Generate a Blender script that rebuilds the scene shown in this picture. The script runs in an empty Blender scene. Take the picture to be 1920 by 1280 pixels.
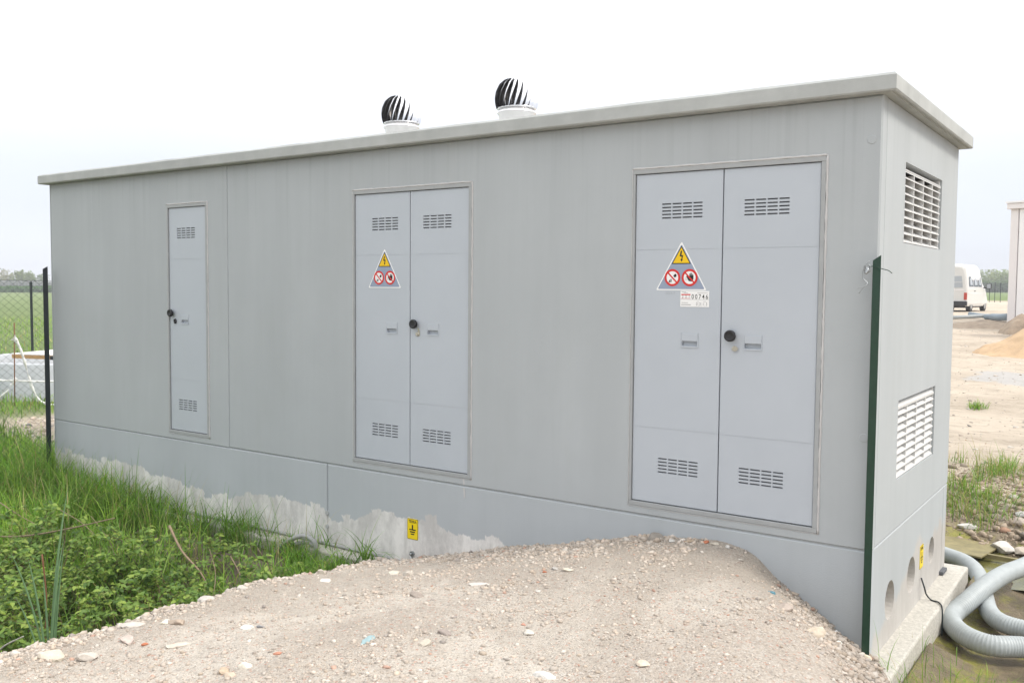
import bpy, bmesh, math, random
import numpy as np
from mathutils import Vector, Matrix
from mathutils import noise as mnoise
rnd = random.Random(7)
rng = np.random.default_rng(11)
scene = bpy.context.scene
COL = scene.collection

# ------------------------------------------------------------ camera, sky, sun, exposure
cam_d = bpy.data.cameras.new('camera'); cam = bpy.data.objects.new('camera', cam_d); COL.objects.link(cam)
R_ = Vector((0.8193009, 0.57331252, 0.00766741)); U_ = Vector((-0.03908496, 0.04250339, 0.99833152)); F_ = Vector((-0.57203007, 0.8182336, -0.05723096))
CAM = Vector((1.33449523, -5.59547148, 1.45891223))
M4 = Matrix(((R_.x, U_.x, -F_.x, CAM.x), (R_.y, U_.y, -F_.y, CAM.y), (R_.z, U_.z, -F_.z, CAM.z), (0, 0, 0, 1)))
cam.matrix_world = M4
cam_d.sensor_width = 36.0; cam_d.lens = 1733.07 * 36 / 1920; cam_d.clip_start = 0.05; cam_d.clip_end = 6000
scene.camera = cam

SUN_EL, SUN_AZ = 50.0, 78.0       # azimuth clockwise from +Y (towards +X)
world = bpy.data.worlds.new('World'); scene.world = world; world.use_nodes = True
wn = world.node_tree.nodes; wl = world.node_tree.links; wn.clear()
wo = wn.new('ShaderNodeOutputWorld'); mix = wn.new('ShaderNodeMixShader')
bg1 = wn.new('ShaderNodeBackground'); bg2 = wn.new('ShaderNodeBackground')
sky = wn.new('ShaderNodeTexSky'); sky.sky_type = 'NISHITA'; sky.sun_disc = False
sky.sun_elevation = math.radians(SUN_EL); sky.sun_rotation = math.radians(SUN_AZ)
bg1.inputs['Strength'].default_value = 0.10
wl.new(sky.outputs[0], bg1.inputs['Color'])
tc = wn.new('ShaderNodeTexCoord'); sp = wn.new('ShaderNodeSeparateXYZ'); wl.new(tc.outputs['Generated'], sp.inputs[0])
rp = wn.new('ShaderNodeValToRGB'); wl.new(sp.outputs['Z'], rp.inputs[0])
cr = rp.color_ramp
cr.elements[0].position = 0.0; cr.elements[0].color = (0.395, 0.412, 0.455, 1)
cr.elements[1].position = 1.0; cr.elements[1].color = (1.12, 1.12, 1.12, 1)
e = cr.elements.new(0.12); e.color = (0.44, 0.46, 0.505, 1)
e = cr.elements.new(0.35); e.color = (0.72, 0.725, 0.74, 1)
# soft broken overcast
nz = wn.new('ShaderNodeTexNoise'); nz.inputs['Scale'].default_value = 2.2; nz.inputs['Detail'].default_value = 5
mpn = wn.new('ShaderNodeMapping'); mpn.inputs['Scale'].default_value = (1, 1, 3.5); wl.new(tc.outputs['Generated'], mpn.inputs[0]); wl.new(mpn.outputs[0], nz.inputs['Vector'])
mr = wn.new('ShaderNodeMapRange'); mr.inputs[1].default_value = .3; mr.inputs[2].default_value = .7; mr.inputs[3].default_value = .94; mr.inputs[4].default_value = 1.06
wl.new(nz.outputs[0], mr.inputs[0])
vm = wn.new('ShaderNodeVectorMath'); vm.operation = 'SCALE'; wl.new(rp.outputs[0], vm.inputs[0]); wl.new(mr.outputs[0], vm.inputs['Scale'])
wl.new(vm.outputs[0], bg2.inputs['Color']); bg2.inputs['Strength'].default_value = 1.12
mix.inputs[0].default_value = 0.93
wl.new(bg1.outputs[0], mix.inputs[1]); wl.new(bg2.outputs[0], mix.inputs[2]); wl.new(mix.outputs[0], wo.inputs[0])

sd = bpy.data.lights.new('sun', 'SUN'); sd.energy = 1.5; sd.angle = math.radians(14); sd.color = (1.0, 0.94, 0.86)
sun = bpy.data.objects.new('sun', sd); COL.objects.link(sun)
a, el = math.radians(SUN_AZ), math.radians(SUN_EL)
sdir = Vector((math.sin(a) * math.cos(el), math.cos(a) * math.cos(el), math.sin(el)))
sun.rotation_euler = sdir.to_track_quat('Z', 'Y').to_euler(); sun.location = (20, 5, 30)

scene.view_settings.view_transform = 'Standard'; scene.view_settings.look = 'None'
scene.view_settings.exposure = 0.95; scene.view_settings.gamma = 1; scene.view_settings.use_curve_mapping = False
scene.render.engine = 'CYCLES'

# ------------------------------------------------------------ ground height (world units, metres)
#HF-BEGIN
def sstep(a, b, x):
    t = np.clip((np.asarray(x, float) - a) / (b - a), 0, 1); return t * t * (3 - 2 * t)
WC = [(-4.3, -.84), (-3.9, -.80), (-3.56, -.75), (-3.2, -.65), (-2.86, -.56), (-2.5, -.46), (-2.09, -.37), (-1.7, -.27), (-1.38, -.19), (-1.1, -.175), (-.8, -.18), (-.68, -.22), (-.57, -.32), (-.4, -.42), (-.2, -.55), (-.03, -.68), (.2, -.86)]
CP = [(x, 0.0, z) for x, z in WC] + [(x, 0.4, z) for x, z in WC[:-2]]
CP += [(-9.5, -.2, -.72), (-8.4, -.2, -.80), (-7, -.2, -.86), (-5.8, -.2, -.86), (-5, -.2, -.86), (-8.4, .6, -.8), (-6, .6, -.85), (-4.6, .5, -.85),
       (-10.5, .8, -.62), (-10, -1, -.72), (-10, -2.2, -1.0), (-8.5, -1, -.86), (-7, -.9, -.92), (-6, -.8, -.92), (-5, -.6, -.88), (-4.3, -.5, -.84),
       (-8.5, -2.2, -1.15), (-7, -2, -1.3), (-6, -1.9, -1.4), (-5, -1.6, -1.35), (-4.3, -1.0, -1.0), (-4.6, -2.4, -1.5), (-6, -2.8, -1.45), (-8, -3, -1.2),
       (-4.6, -3.4, -1.3), (-5.5, -4.5, -1.0), (-8, -4.6, -.9), (-4.9, -5.5, -1.0),
       (-3.68, -.55, -.72), (-3.5, -.55, -.64), (-3.36, -1.1, -.53), (-3.72, -1.1, -.80), (-3.42, -1.7, -.50), (-3.8, -1.7, -.92), (-3.44, -2.3, -.49), (-3.85, -2.3, -1.0),
       (-3.5, -2.9, -.50), (-3.92, -2.9, -1.0), (-3.56, -3.4, -.51), (-4.0, -3.5, -1.0), (-3.6, -4.5, -.5), (-4.1, -4.6, -.95), (-3.6, -6, -.45),
       (-2.9, -.5, -.52), (-2.9, -1.2, -.44), (-2.9, -2.2, -.41), (-2.9, -3.2, -.42), (-2.2, -.5, -.36), (-2.2, -1.5, -.32), (-2.2, -2.6, -.30), (-2.2, -4, -.30),
       (-1.5, -.6, -.20), (-1.4, -1.5, -.215), (-1.4, -2.6, -.22), (-1.2, -4, -.22), (-.9, -.4, -.18), (-.6, -1.2, -.20), (-.4, -2.2, -.21), (0, -3.4, -.2), (-.5, -5.5, -.2),
       (-.45, -.4, -.28), (-.2, -.9, -.24), (.1, -1.5, -.23), (.35, -2.2, -.22), (.7, -3.2, -.2), (1.3, -5.6, -.16), (2.5, -5, -.2), (2.5, -3.5, -.25),
       (-.15, -.3, -.48), (.1, -.55, -.52), (.35, -1.0, -.50), (.8, -1.6, -.50), (.1, -.15, -.72), (.4, -.3, -.88), (.8, -.6, -.90), (1.4, -1.2, -.88), (2.2, -2, -.7),
       (.3, .2, -.96), (.8, .3, -.98), (1.6, .2, -.97), (.3, 1, -.99), (.8, 1, -1.0), (1.6, 1, -1.0), (.3, 2, -1.0), (.8, 2, -1.0), (1.8, 2, -.98), (.2, 3, -1.0), (.8, 3.1, -1.0), (1.6, 3.2, -.95),
       (-.8, 2.9, -.98), (-2, 2.8, -.9), (-.8, 3.8, -.92), (.1, 4.0, -.94), (.6, 4.3, -.86), (1.4, 4.3, -.82), (-.6, 4.9, -.72), (.1, 5.1, -.66), (.8, 5.3, -.58), (-2, 4.5, -.72), (-1, 6, -.56), (.3, 6.2, -.54), (1.5, 6.2, -.54), (-4, 4, -.75), (-8, 4, -.7),
       (3, 0, -.8), (3, 3, -.8)]
CPa = np.array(CP)
def _k(r2): return np.where(r2 > 1e-12, r2 * np.log(np.maximum(r2, 1e-12)), 0.0)
_P = CPa[:, :2]; _n = len(_P)
_K = _k(((_P[:, None] - _P[None]) ** 2).sum(-1)) + 0.004 * np.eye(_n)
_Q = np.hstack([np.ones((_n, 1)), _P]); _A = np.block([[_K, _Q], [_Q.T, np.zeros((3, 3))]])
_W = np.linalg.solve(_A, np.concatenate([CPa[:, 2], np.zeros(3)]))
def plain(x, y):
    x = np.asarray(x, float); y = np.asarray(y, float)
    right = sstep(-0.9, -0.35, x / np.maximum(y + 6, 8) )          # behind the cabin to the right
    yr = np.interp(y, [6, 14, 25, 38, 47, 60, 100, 300, 900], [-.55, -.48, -.2, .12, .36, .38, .66, 1.42, 1.5])
    d = np.hypot(x + 9, y)
    yl = np.interp(d, [0, 6, 20, 60, 250, 900], [-.6, -.6, -.84, -.75, -.35, .6])
    return right * yr + (1 - right) * yl
def height(x, y):
    x = np.asarray(x, float); y = np.asarray(y, float); sh = x.shape; xf = x.ravel(); yf = y.ravel()
    z = np.full(xf.shape, 0.0); p = plain(xf, yf)
    w = sstep(-13.5, -9.8, xf) * (1 - sstep(2.4, 4.5, xf)) * sstep(-8.5, -6, yf) * (1 - sstep(5.8, 7.5, yf))
    idx = np.where(w > 0)[0]
    for c in np.array_split(idx, max(1, len(idx) // 20000)):
        q = np.stack([xf[c], yf[c]], 1); kk = _k(((q[:, None] - _P[None]) ** 2).sum(-1))
        z[c] = kk @ _W[:_n] + _W[_n] + q @ _W[_n + 1:]
    return (w * np.clip(z, -1.5, .0) + (1 - w) * p).reshape(sh)
#HF-END
def H(x, y): return float(height(np.array([x]), np.array([y]))[0])
def vnoise(x, y, seed=0):
    xi = np.floor(x).astype(np.int64); yi = np.floor(y).astype(np.int64); fx = x - xi; fy = y - yi
    def h(a, b):
        n = (a * 374761393 + b * 668265263 + seed * 1442695041) & 0xffffffff
        n = ((n ^ (n >> 13)) * 1274126177) & 0xffffffff
        return ((n ^ (n >> 16)) & 0xffff) / 65535.0
    u = fx * fx * (3 - 2 * fx); v = fy * fy * (3 - 2 * fy)
    return (h(xi, yi) * (1 - u) + h(xi + 1, yi) * u) * (1 - v) + (h(xi, yi + 1) * (1 - u) + h(xi + 1, yi + 1) * u) * v
def fbm(x, y, o=4, seed=0):
    s = 0; a = .5; t = 0
    for i in range(o): s = s + a * vnoise(x * 2 ** i, y * 2 ** i, seed + i); t += a; a *= .5
    return s / t
def is_gravel(x, y):   # 1 on the gravel ramp, 0 off it
    e = -3.55 - .12 * (np.asarray(y) + 2) * 0 + .12 * (fbm(np.asarray(y, float) * 2.5, np.asarray(x, float) * 0 + 3.1, 3, 4) - .5)
    ll = np.where(y > -.9, e - .25 * sstep(-.9, 0, y), e)
    return sstep(-.12, .06, x - ll) * (1 - sstep(.35, .6, (x + .15) - np.clip(-y, 0, 9) * .62)) * (1 - sstep(.02, .2, y))

# ------------------------------------------------------------ materials
def mat(name, color, rough=.7, metal=0., bump=0., bscale=60., var=0., vscale=6., spec=.4):
    m = bpy.data.materials.new(name); m.use_nodes = True; nt = m.node_tree; b = nt.nodes['Principled BSDF']
    b.inputs['Base Color'].default_value = (*color, 1); b.inputs['Roughness'].default_value = rough; b.inputs['Metallic'].default_value = metal
    b.inputs['Specular IOR Level'].default_value = spec
    if bump or var:
        tc = nt.nodes.new('ShaderNodeTexCoord')
    if bump:
        n = nt.nodes.new('ShaderNodeTexNoise'); n.inputs['Scale'].default_value = bscale; n.inputs['Detail'].default_value = 6
        nt.links.new(tc.outputs['Object'], n.inputs['Vector'])
        bp = nt.nodes.new('ShaderNodeBump'); bp.inputs['Strength'].default_value = 1; bp.inputs['Distance'].default_value = bump
        nt.links.new(n.outputs[0], bp.inputs['Height']); nt.links.new(bp.outputs[0], b.inputs['Normal'])
    if var:
        n = nt.nodes.new('ShaderNodeTexNoise'); n.inputs['Scale'].default_value = vscale; n.inputs['Detail'].default_value = 8; n.inputs['Roughness'].default_value = .65
        nt.links.new(tc.outputs['Object'], n.inputs['Vector'])
        r = nt.nodes.new('ShaderNodeMapRange'); r.inputs[1].default_value = .3; r.inputs[2].default_value = .7; r.inputs[3].default_value = 1 - var; r.inputs[4].default_value = 1 + var
        nt.links.new(n.outputs[0], r.inputs[0])
        v = nt.nodes.new('ShaderNodeVectorMath'); v.operation = 'SCALE'; v.inputs[0].default_value = color; nt.links.new(r.outputs[0], v.inputs['Scale'])
        nt.links.new(v.outputs[0], b.inputs['Base Color'])
    return m
def N(nt, t, **kw):
    n = nt.nodes.new(t)
    for k, v in kw.items():
        if k.startswith('i_'): n.inputs[k[2:].replace('_', ' ')].default_value = v
        else: setattr(n, k, v)
    return n
def mixc(nt, fac, A, B):
    m = N(nt, 'ShaderNodeMix', data_type='RGBA')
    for s, v in ((m.inputs[0], fac), (m.inputs[6], A), (m.inputs[7], B)):
        if isinstance(v, (tuple, list)): s.default_value = (*v[:3], 1)
        elif isinstance(v, (int, float)): s.default_value = v
        else: nt.links.new(v, s)
    return m.outputs[2]
def maprange(nt, val, a, b, c, d):
    r = N(nt, 'ShaderNodeMapRange'); nt.links.new(val, r.inputs[0])
    for i, v in enumerate((a, b, c, d)): r.inputs[i + 1].default_value = v
    return r.outputs[0]
def noise_at(nt, vec, scale, detail=4, rough=.5, mscale=None):
    if mscale is not None:
        mp = N(nt, 'ShaderNodeMapping'); mp.inputs['Scale'].default_value = mscale; nt.links.new(vec, mp.inputs[0]); vec = mp.outputs[0]
    n = N(nt, 'ShaderNodeTexNoise'); n.inputs['Scale'].default_value = scale; n.inputs['Detail'].default_value = detail; n.inputs['Roughness'].default_value = rough
    nt.links.new(vec, n.inputs['Vector']); return n.outputs[0]

PAINT0 = (0.394, 0.419, 0.431)
def concrete_paint(name, plinth=None):
    PAINT = tuple(a_ * b_ for a_, b_ in zip(PAINT0, (1.03, 1.035, 1.05))) if plinth == 'front' else PAINT0
    m = bpy.data.materials.new(name); m.use_nodes = True; nt = m.node_tree; b = nt.nodes['Principled BSDF']
    g = N(nt, 'ShaderNodeNewGeometry'); P = g.outputs['Position']
    n1 = noise_at(nt, P, 1.3, 4, .6); n2 = noise_at(nt, P, 9, 5, .6, (1, 1, .07)); n3 = noise_at(nt, P, 260, 2, .5)
    base = mixc(nt, maprange(nt, n1, .3, .7, 0, 1), tuple(c * .965 for c in PAINT), tuple(c * 1.035 for c in PAINT))
    base = mixc(nt, maprange(nt, n2, .35, .75, 0, .38), base, tuple(c * 1.10 for c in PAINT))
    n2b = noise_at(nt, P, 26, 5, .7, (1, 1, .03))
    base = mixc(nt, maprange(nt, n2b, .55, .85, 0, .30), base, tuple(c * .84 for c in PAINT))
    n5 = noise_at(nt, P, 1.1, 5, .7, (1.6, 1.6, .5)); base = mixc(nt, maprange(nt, n5, .55, .75, 0, .30), base, (PAINT[0] * .93, PAINT[1] * .92, PAINT[2] * .86))
    zs_ = N(nt, 'ShaderNodeSeparateXYZ'); nt.links.new(P, zs_.inputs[0])
    dr = noise_at(nt, P, 17, 4, .7, (1, 1, .015)); dm = N(nt, 'ShaderNodeMath', operation='MULTIPLY'); nt.links.new(maprange(nt, dr, .52, .75, 0, .5), dm.inputs[0]); nt.links.new(maprange(nt, zs_.outputs['Z'], 1.6, 2.58, 0, 1), dm.inputs[1])
    base = mixc(nt, dm.outputs[0], base, tuple(c * .72 for c in PAINT))
    bn = noise_at(nt, P, 2.6, 3, .5, (1, 1, .10)); base = mixc(nt, maprange(nt, bn, .4, .7, 0, .45), base, tuple(c * .90 for c in PAINT))
    # tiny surface pits left by the formwork
    vo = N(nt, 'ShaderNodeTexVoronoi'); vo.inputs['Scale'].default_value = 42; nt.links.new(P, vo.inputs['Vector'])
    pn = noise_at(nt, P, 2.3, 3, .6)
    thr = maprange(nt, pn, .45, .75, 0.02, .17)
    lt = N(nt, 'ShaderNodeMath', operation='LESS_THAN'); nt.links.new(vo.outputs['Distance'], lt.inputs[0]); nt.links.new(thr, lt.inputs[1])
    base = mixc(nt, N_mul(nt, lt.outputs[0], .22), base, (.2, .21, .2))
    rough_val = .75
    hgt = n3
    if plinth:
        s = N(nt, 'ShaderNodeSeparateXYZ'); nt.links.new(P, s.inputs[0])
        axis = 'X' if plinth == 'front' else 'Y'
        pts = ([(-8.94, -.39), (-8.6, -.42), (-8.0, -.43), (-7.41, -.41), (-7.08, -.49), (-6.59, -.50), (-6.13, -.57), (-5.8, -.52), (-5.46, -.46), (-4.96, -.44), (-4.58, -.46), (-4.48, -.53), (-4.2, -.50), (-3.98, -.42), (-3.68, -.39), (-3.34, -.37), (-3.2, -.42), (-3.02, -.47), (-2.76, -.45), (-2.61, -.53), (-2.3, -.62), (-1.5, -.75), (0, -.74)]
               if plinth == 'front' else [(0, -.68), (.3, -.62), (.45, -.58), (.8, -.50), (1.1, -.42), (1.3, -.33), (1.4, -.30), (1.5, -.36), (1.8, -.40), (2.0, -.34), (2.42, -.36)])
        lo, hi = pts[0][0], pts[-1][0]
        fc = N(nt, 'ShaderNodeFloatCurve'); cv = fc.mapping.curves[0]
        while len(cv.points) > 2: cv.points.remove(cv.points[-1])
        cv.points[0].location = (0, pts[0][1] + 1); cv.points[1].location = (1, pts[-1][1] + 1)
        for x, z in pts[1:-1]: cv.points.new((x - lo) / (hi - lo), z + 1)
        for p in cv.points: p.handle_type = 'AUTO_CLAMPED'
        fc.mapping.update()
        nt.links.new(maprange(nt, s.outputs[axis], lo, hi, 0, 1), fc.inputs[1])
        zb = fc.outputs[0]
        fl = N(nt, 'ShaderNodeMath', operation='MULTIPLY'); nt.links.new(s.outputs[axis], fl.inputs[0]); fl.inputs[1].default_value = 8.5
        wob = N(nt, 'ShaderNodeMath', operation='ADD'); nt.links.new(fl.outputs[0], wob.inputs[0]); nt.links.new(maprange(nt, noise_at(nt, P, 5, 2, .5), 0, 1, -.9, .9), wob.inputs[1])
        fr_ = N(nt, 'ShaderNodeMath', operation='FLOOR'); nt.links.new(wob.outputs[0], fr_.inputs[0])
        wn_ = N(nt, 'ShaderNodeTexWhiteNoise', noise_dimensions='1D'); nt.links.new(fr_.outputs[0], wn_.inputs['W']); k1 = wn_.outputs['Value']; k2 = noise_at(nt, P, 22, 4, .6, (1, 1, .30))
        k3 = N(nt, 'ShaderNodeMath', operation='SUBTRACT'); nt.links.new(s.outputs['Z'], k3.inputs[0]); nt.links.new(zb, k3.inputs[1])
        k4 = N(nt, 'ShaderNodeMath', operation='ADD'); nt.links.new(k3.outputs[0], k4.inputs[0]); k4.inputs[1].default_value = 1.0
        k5 = N(nt, 'ShaderNodeMath', operation='ADD'); nt.links.new(k4.outputs[0], k5.inputs[0]); nt.links.new(maprange(nt, k1, 0, 1, -.038, .038), k5.inputs[1])
        k6 = N(nt, 'ShaderNodeMath', operation='ADD'); nt.links.new(k5.outputs[0], k6.inputs[0]); nt.links.new(maprange(nt, k2, .3, .7, -.016, .016), k6.inputs[1])
        soft = .006 if plinth == 'front' else .03
        bare = maprange(nt, k6.outputs[0], -soft, soft, 1, 0)
        c1 = noise_at(nt, P, 2.6, 7, .75, (1, 1, .55)); c2 = noise_at(nt, P, 9, 5, .7, (1, 1, .18))
        A, B, D = ((.50, .49, .475), (.74, .725, .70), (.38, .37, .345)) if plinth == 'front' else ((.42, .40, .375), (.47, .455, .43), (.36, .345, .32))
        raw = mixc(nt, maprange(nt, c1, .40, .60, 0, 1), A, B)
        raw = mixc(nt, maprange(nt, c2, .5, .8, 0, .7), raw, D)
        base = mixc(nt, bare, base, raw)
    nt.links.new(base, b.inputs['Base Color']); b.inputs['Roughness'].default_value = rough_val; b.inputs['Specular IOR Level'].default_value = .3
    bp = N(nt, 'ShaderNodeBump'); bp.inputs['Distance'].default_value = .0016; bp.inputs['Strength'].default_value = .8
    nt.links.new(hgt, bp.inputs['Height'])
    bp2 = N(nt, 'ShaderNodeBump'); bp2.inputs['Distance'].default_value = .006; bp2.inputs['Strength'].default_value = .35
    nt.links.new(noise_at(nt, P, 5, 3, .5), bp2.inputs['Height']); nt.links.new(bp.outputs[0], bp2.inputs['Normal']); nt.links.new(bp2.outputs[0], b.inputs['Normal'])
    return m
def N_mul(nt, v, k):
    m = N(nt, 'ShaderNodeMath', operation='MULTIPLY'); nt.links.new(v, m.inputs[0]); m.inputs[1].default_value = k; return m.outputs[0]
def vcol_mat(name, rough=.8, spec=.3, transl=0., bump=0, bscale=200):
    m = bpy.data.materials.new(name); m.use_nodes = True; nt = m.node_tree; b = nt.nodes['Principled BSDF']
    a = N(nt, 'ShaderNodeAttribute', attribute_name='tint'); nt.links.new(a.outputs['Color'], b.inputs['Base Color'])
    b.inputs['Roughness'].default_value = rough; b.inputs['Specular IOR Level'].default_value = spec
    if transl:
        t = N(nt, 'ShaderNodeBsdfTranslucent'); sc = N(nt, 'ShaderNodeVectorMath', operation='MULTIPLY'); sc.inputs[1].default_value = (1.3, 1.5, .6)
        nt.links.new(a.outputs['Color'], sc.inputs[0]); nt.links.new(sc.outputs[0], t.inputs['Color'])
        mx = N(nt, 'ShaderNodeMixShader'); mx.inputs[0].default_value = transl
        nt.links.new(b.outputs[0], mx.inputs[1]); nt.links.new(t.outputs[0], mx.inputs[2]); nt.links.new(mx.outputs[0], nt.nodes['Material Output'].inputs[0])
    if bump:
        g = N(nt, 'ShaderNodeNewGeometry'); bp = N(nt, 'ShaderNodeBump'); bp.inputs['Distance'].default_value = bump
        nt.links.new(noise_at(nt, g.outputs['Position'], bscale, 4, .6), bp.inputs['Height']); nt.links.new(bp.outputs[0], b.inputs['Normal'])
    return m
m_wall = concrete_paint('painted_concrete'); m_plf = concrete_paint('plinth_concrete_front', 'front'); m_ple = concrete_paint('plinth_concrete_end', 'end')
m_roof = mat('roof_concrete', (.385, .398, .388), .8, bump=.0015, bscale=150, var=.12, vscale=4)
m_bare = mat('bare_concrete', (.45, .43, .385), .9, bump=.005, bscale=60, var=.22, vscale=45)
m_dark = mat('dark_void', (.02, .02, .022), .8)
m_pocket = mat('hole_lining', (.44, .42, .39), .9, bump=.002, bscale=60, var=.15, vscale=10)
m_leaf = mat('door_resin', (.435, .470, .512), .42, bump=.0004, bscale=400, var=.03, vscale=1.6, spec=.5)
m_frame = mat('door_frame_metal', (.335, .348, .352), .5, bump=.0005, bscale=300, var=.06, vscale=8)
m_seal = mat('sealant', (.50, .495, .49), .6, bump=.002, bscale=90, var=.08, vscale=12)
m_black = mat('black_plastic', (.018, .018, .02), .45)
m_mgrey = mat('slot_grey', (.10, .105, .115), .7); m_seam = mat('seam_resin', (.415, .448, .49), .5)
m_brass = mat('lock_steel', (.50, .47, .40), .35, .7)
m_white = mat('white_print', (.80, .80, .79), .45)
m_signg = mat('sign_grey_blue', (.27, .32, .42), .4)
m_yel = mat('sign_yellow', (.78, .50, .005), .4)
m_yel2 = mat('sign_lemon_yellow', (.80, .60, .01), .4)
m_red = mat('sign_red', (.60, .025, .02), .4)
m_ink = mat('black_ink', (.015, .015, .015), .5)
m_ink2 = mat('faded_ink', (.22, .22, .23), .6)
m_pink = mat('faint_red_ink', (.55, .25, .25), .6)
m_penc = mat('pencil_marks', (.33, .35, .37), .7)
m_grille = mat('grille_resin', (.60, .60, .59), .45, var=.04, vscale=20)
m_green = mat('green_coated_steel', (.003, .030, .016), .35, var=.15, vscale=30, spec=.5)
m_gdark = mat('dark_green_steel', (.006, .013, .016), .4)
m_wire = mat('galvanised_wire', (.35, .37, .38), .35, .8)
m_mesh = mat('green_coated_wire', (.015, .03, .022), .5)
m_chrome = mat('polished_aluminium', (.80, .80, .82), .20, 1.0)
m_neck = mat('sheet_aluminium', (.80, .79, .80), .28, .9)
m_inner = mat('ventilator_inside', (.08, .078, .075), .5, .5)
m_hose = mat('grey_hose_plastic', (.355, .385, .39), .45, var=.10, vscale=9)
m_hoseD = mat('grey_conduit', (.33, .33, .33), .55, var=.12, vscale=20)
m_tape = mat('white_tape', (.78, .77, .76), .5, bump=.002, bscale=60)
m_rust = mat('rusty_rebar', (.16, .07, .035), .8)
m_wood = mat('raw_timber', (.50, .30, .12), .7, bump=.002, bscale=30, var=.25, vscale=9)
m_board = mat('white_board_face', (.82, .78, .73), .5, var=.04, vscale=6)
m_ring = mat('precast_grey', (.42, .44, .46), .8, bump=.002, bscale=60, var=.08, vscale=4)
m_vanp = mat('van_white_paint', (.60, .595, .575), .28, var=.03, vscale=2, spec=.5)
m_glass = mat('van_window_glass', (.07, .085, .10), .25, spec=.3)
m_paleglass = mat('pale_van_glass', (.36, .39, .42), .3, spec=.3)
m_tyre = mat('tyre_rubber', (.025, .025, .025), .8)
m_rim = mat('rim_steel', (.4, .4, .4), .4, .6)
m_tail = mat('tail_light_red', (.42, .05, .03), .3)
m_hall = mat('white_cladding', (.80, .79, .79), .5, var=.02, vscale=.5)
m_pilas = mat('pinkish_pilaster', (.72, .69, .685), .6, var=.03, vscale=1)
m_orange = mat('orange_machine_paint', (.55, .12, .05), .4)
m_sand = mat('orange_sand', (.44, .31, .19), .95, bump=.02, bscale=10, var=.14, vscale=2)
m_dirt = mat('brown_dirt', (.30, .24, .18), .95, bump=.03, bscale=8, var=.3, vscale=3)
m_stick = mat('dry_stick', (.24, .18, .12), .9, var=.2, vscale=30)
m_stem = mat('shrub_stem', (.11, .07, .04), .8)
m_bark = mat('bark', (.10, .08, .06), .9, var=.2, vscale=10)
m_grass = vcol_mat('grass_blades', .55, .3, .30)
m_leafg = vcol_mat('shrub_leaves', .5, .35, .32)
m_crown = vcol_mat('far_foliage', .8, .2, .45)
m_peb = vcol_mat('pebbles', .88, .25, 0, .003, 120)
m_ply = mat('muddy_plywood', (.20, .17, .08), .6, bump=.002, bscale=40, var=.35, vscale=7)
m_pipe2 = mat('blue_grey_pipe', (.22, .27, .31), .5)
m_blue = mat('pale_blue_scrap', (.35, .50, .52), .5)

# ------------------------------------------------------------ object helpers
def link(o, parent=None):
    COL.objects.link(o)
    if parent: o.parent = parent
    return o
def tag(o, label=None, cat=None, group=None, kind=None):
    if label: o['label'] = label
    if cat: o['category'] = cat
    if group: o['group'] = group
    if kind: o['kind'] = kind
    return o
def thing(name, label, cat, group=None, loc=(0, 0, 0), rz=0.):
    o = bpy.data.objects.new(name, None); o.empty_display_size = .1; o.location = loc; o.rotation_euler = (0, 0, rz); link(o)
    return tag(o, label, cat, group)
def py_mesh(name, verts, faces, m, parent=None, smooth=False, mi=None):
    me = bpy.data.meshes.new(name); me.from_pydata([tuple(v) for v in verts], [], [tuple(f) for f in faces])
    for x in (m if isinstance(m, (list, tuple)) else [m]): me.materials.append(x)
    if mi: me.polygons.foreach_set('material_index', mi)
    if smooth: me.polygons.foreach_set('use_smooth', [True] * len(me.polygons))
    me.update(); return link(bpy.data.objects.new(name, me), parent)
def tri_mesh(name, V, T, m, parent=None, tint=None, smooth=False):
    V = np.asarray(V, np.float32); T = np.asarray(T, np.int32); me = bpy.data.meshes.new(name)
    me.vertices.add(len(V)); me.vertices.foreach_set('co', V.ravel()); me.loops.add(T.size); me.loops.foreach_set('vertex_index', T.ravel())
    k = T.shape[1]; me.polygons.add(len(T)); me.polygons.foreach_set('loop_start', np.arange(0, T.size, k, dtype=np.int32))
    me.polygons.foreach_set('loop_total', np.full(len(T), k, np.int32))
    if smooth: me.polygons.foreach_set('use_smooth', np.ones(len(T), bool))
    me.update(calc_edges=True)
    if tint is not None:
        at = me.attributes.new('tint', 'FLOAT_COLOR', 'POINT'); c = np.ones((len(V), 4), np.float32); c[:, :3] = tint; at.data.foreach_set('color', c.ravel())
    me.materials.append(m); me.validate(); return link(bpy.data.objects.new(name, me), parent)
def bm_obj(name, bm, m, parent=None, smooth=False, recalc=True):
    if recalc: bmesh.ops.recalc_face_normals(bm, faces=bm.faces)
    me = bpy.data.meshes.new(name); bm.to_mesh(me); bm.free()
    for x in (m if isinstance(m, (list, tuple)) else [m]): me.materials.append(x)
    if smooth:
        for p in me.polygons: p.use_smooth = True
    return link(bpy.data.objects.new(name, me), parent)
def box(bm, x0, x1, y0, y1, z0, z1, bev=0., M=None, mi=0):
    vs = [bm.verts.new((x, y, z)) for x in (x0, x1) for y in (y0, y1) for z in (z0, z1)]
    fs = [bm.faces.new([vs[i] for i in f]) for f in ((0, 1, 3, 2), (4, 6, 7, 5), (0, 4, 5, 1), (2, 3, 7, 6), (0, 2, 6, 4), (1, 5, 7, 3))]
    for f in fs: f.material_index = mi
    allv = vs
    if bev:
        es = list({e for f in fs for e in f.edges}); r = bmesh.ops.bevel(bm, geom=es, offset=bev, segments=2, affect='EDGES', profile=.5)
        allv = list({v for f in r['faces'] for v in f.verts} | {v for v in vs if v.is_valid})
    if M is not None:
        for v in allv: v.co = M @ v.co
def bx(name, x0, x1, y0, y1, z0, z1, m, parent=None, bev=0., M=None):
    bm = bmesh.new(); box(bm, x0, x1, y0, y1, z0, z1, bev, M); return bm_obj(name, bm, m, parent)
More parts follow.
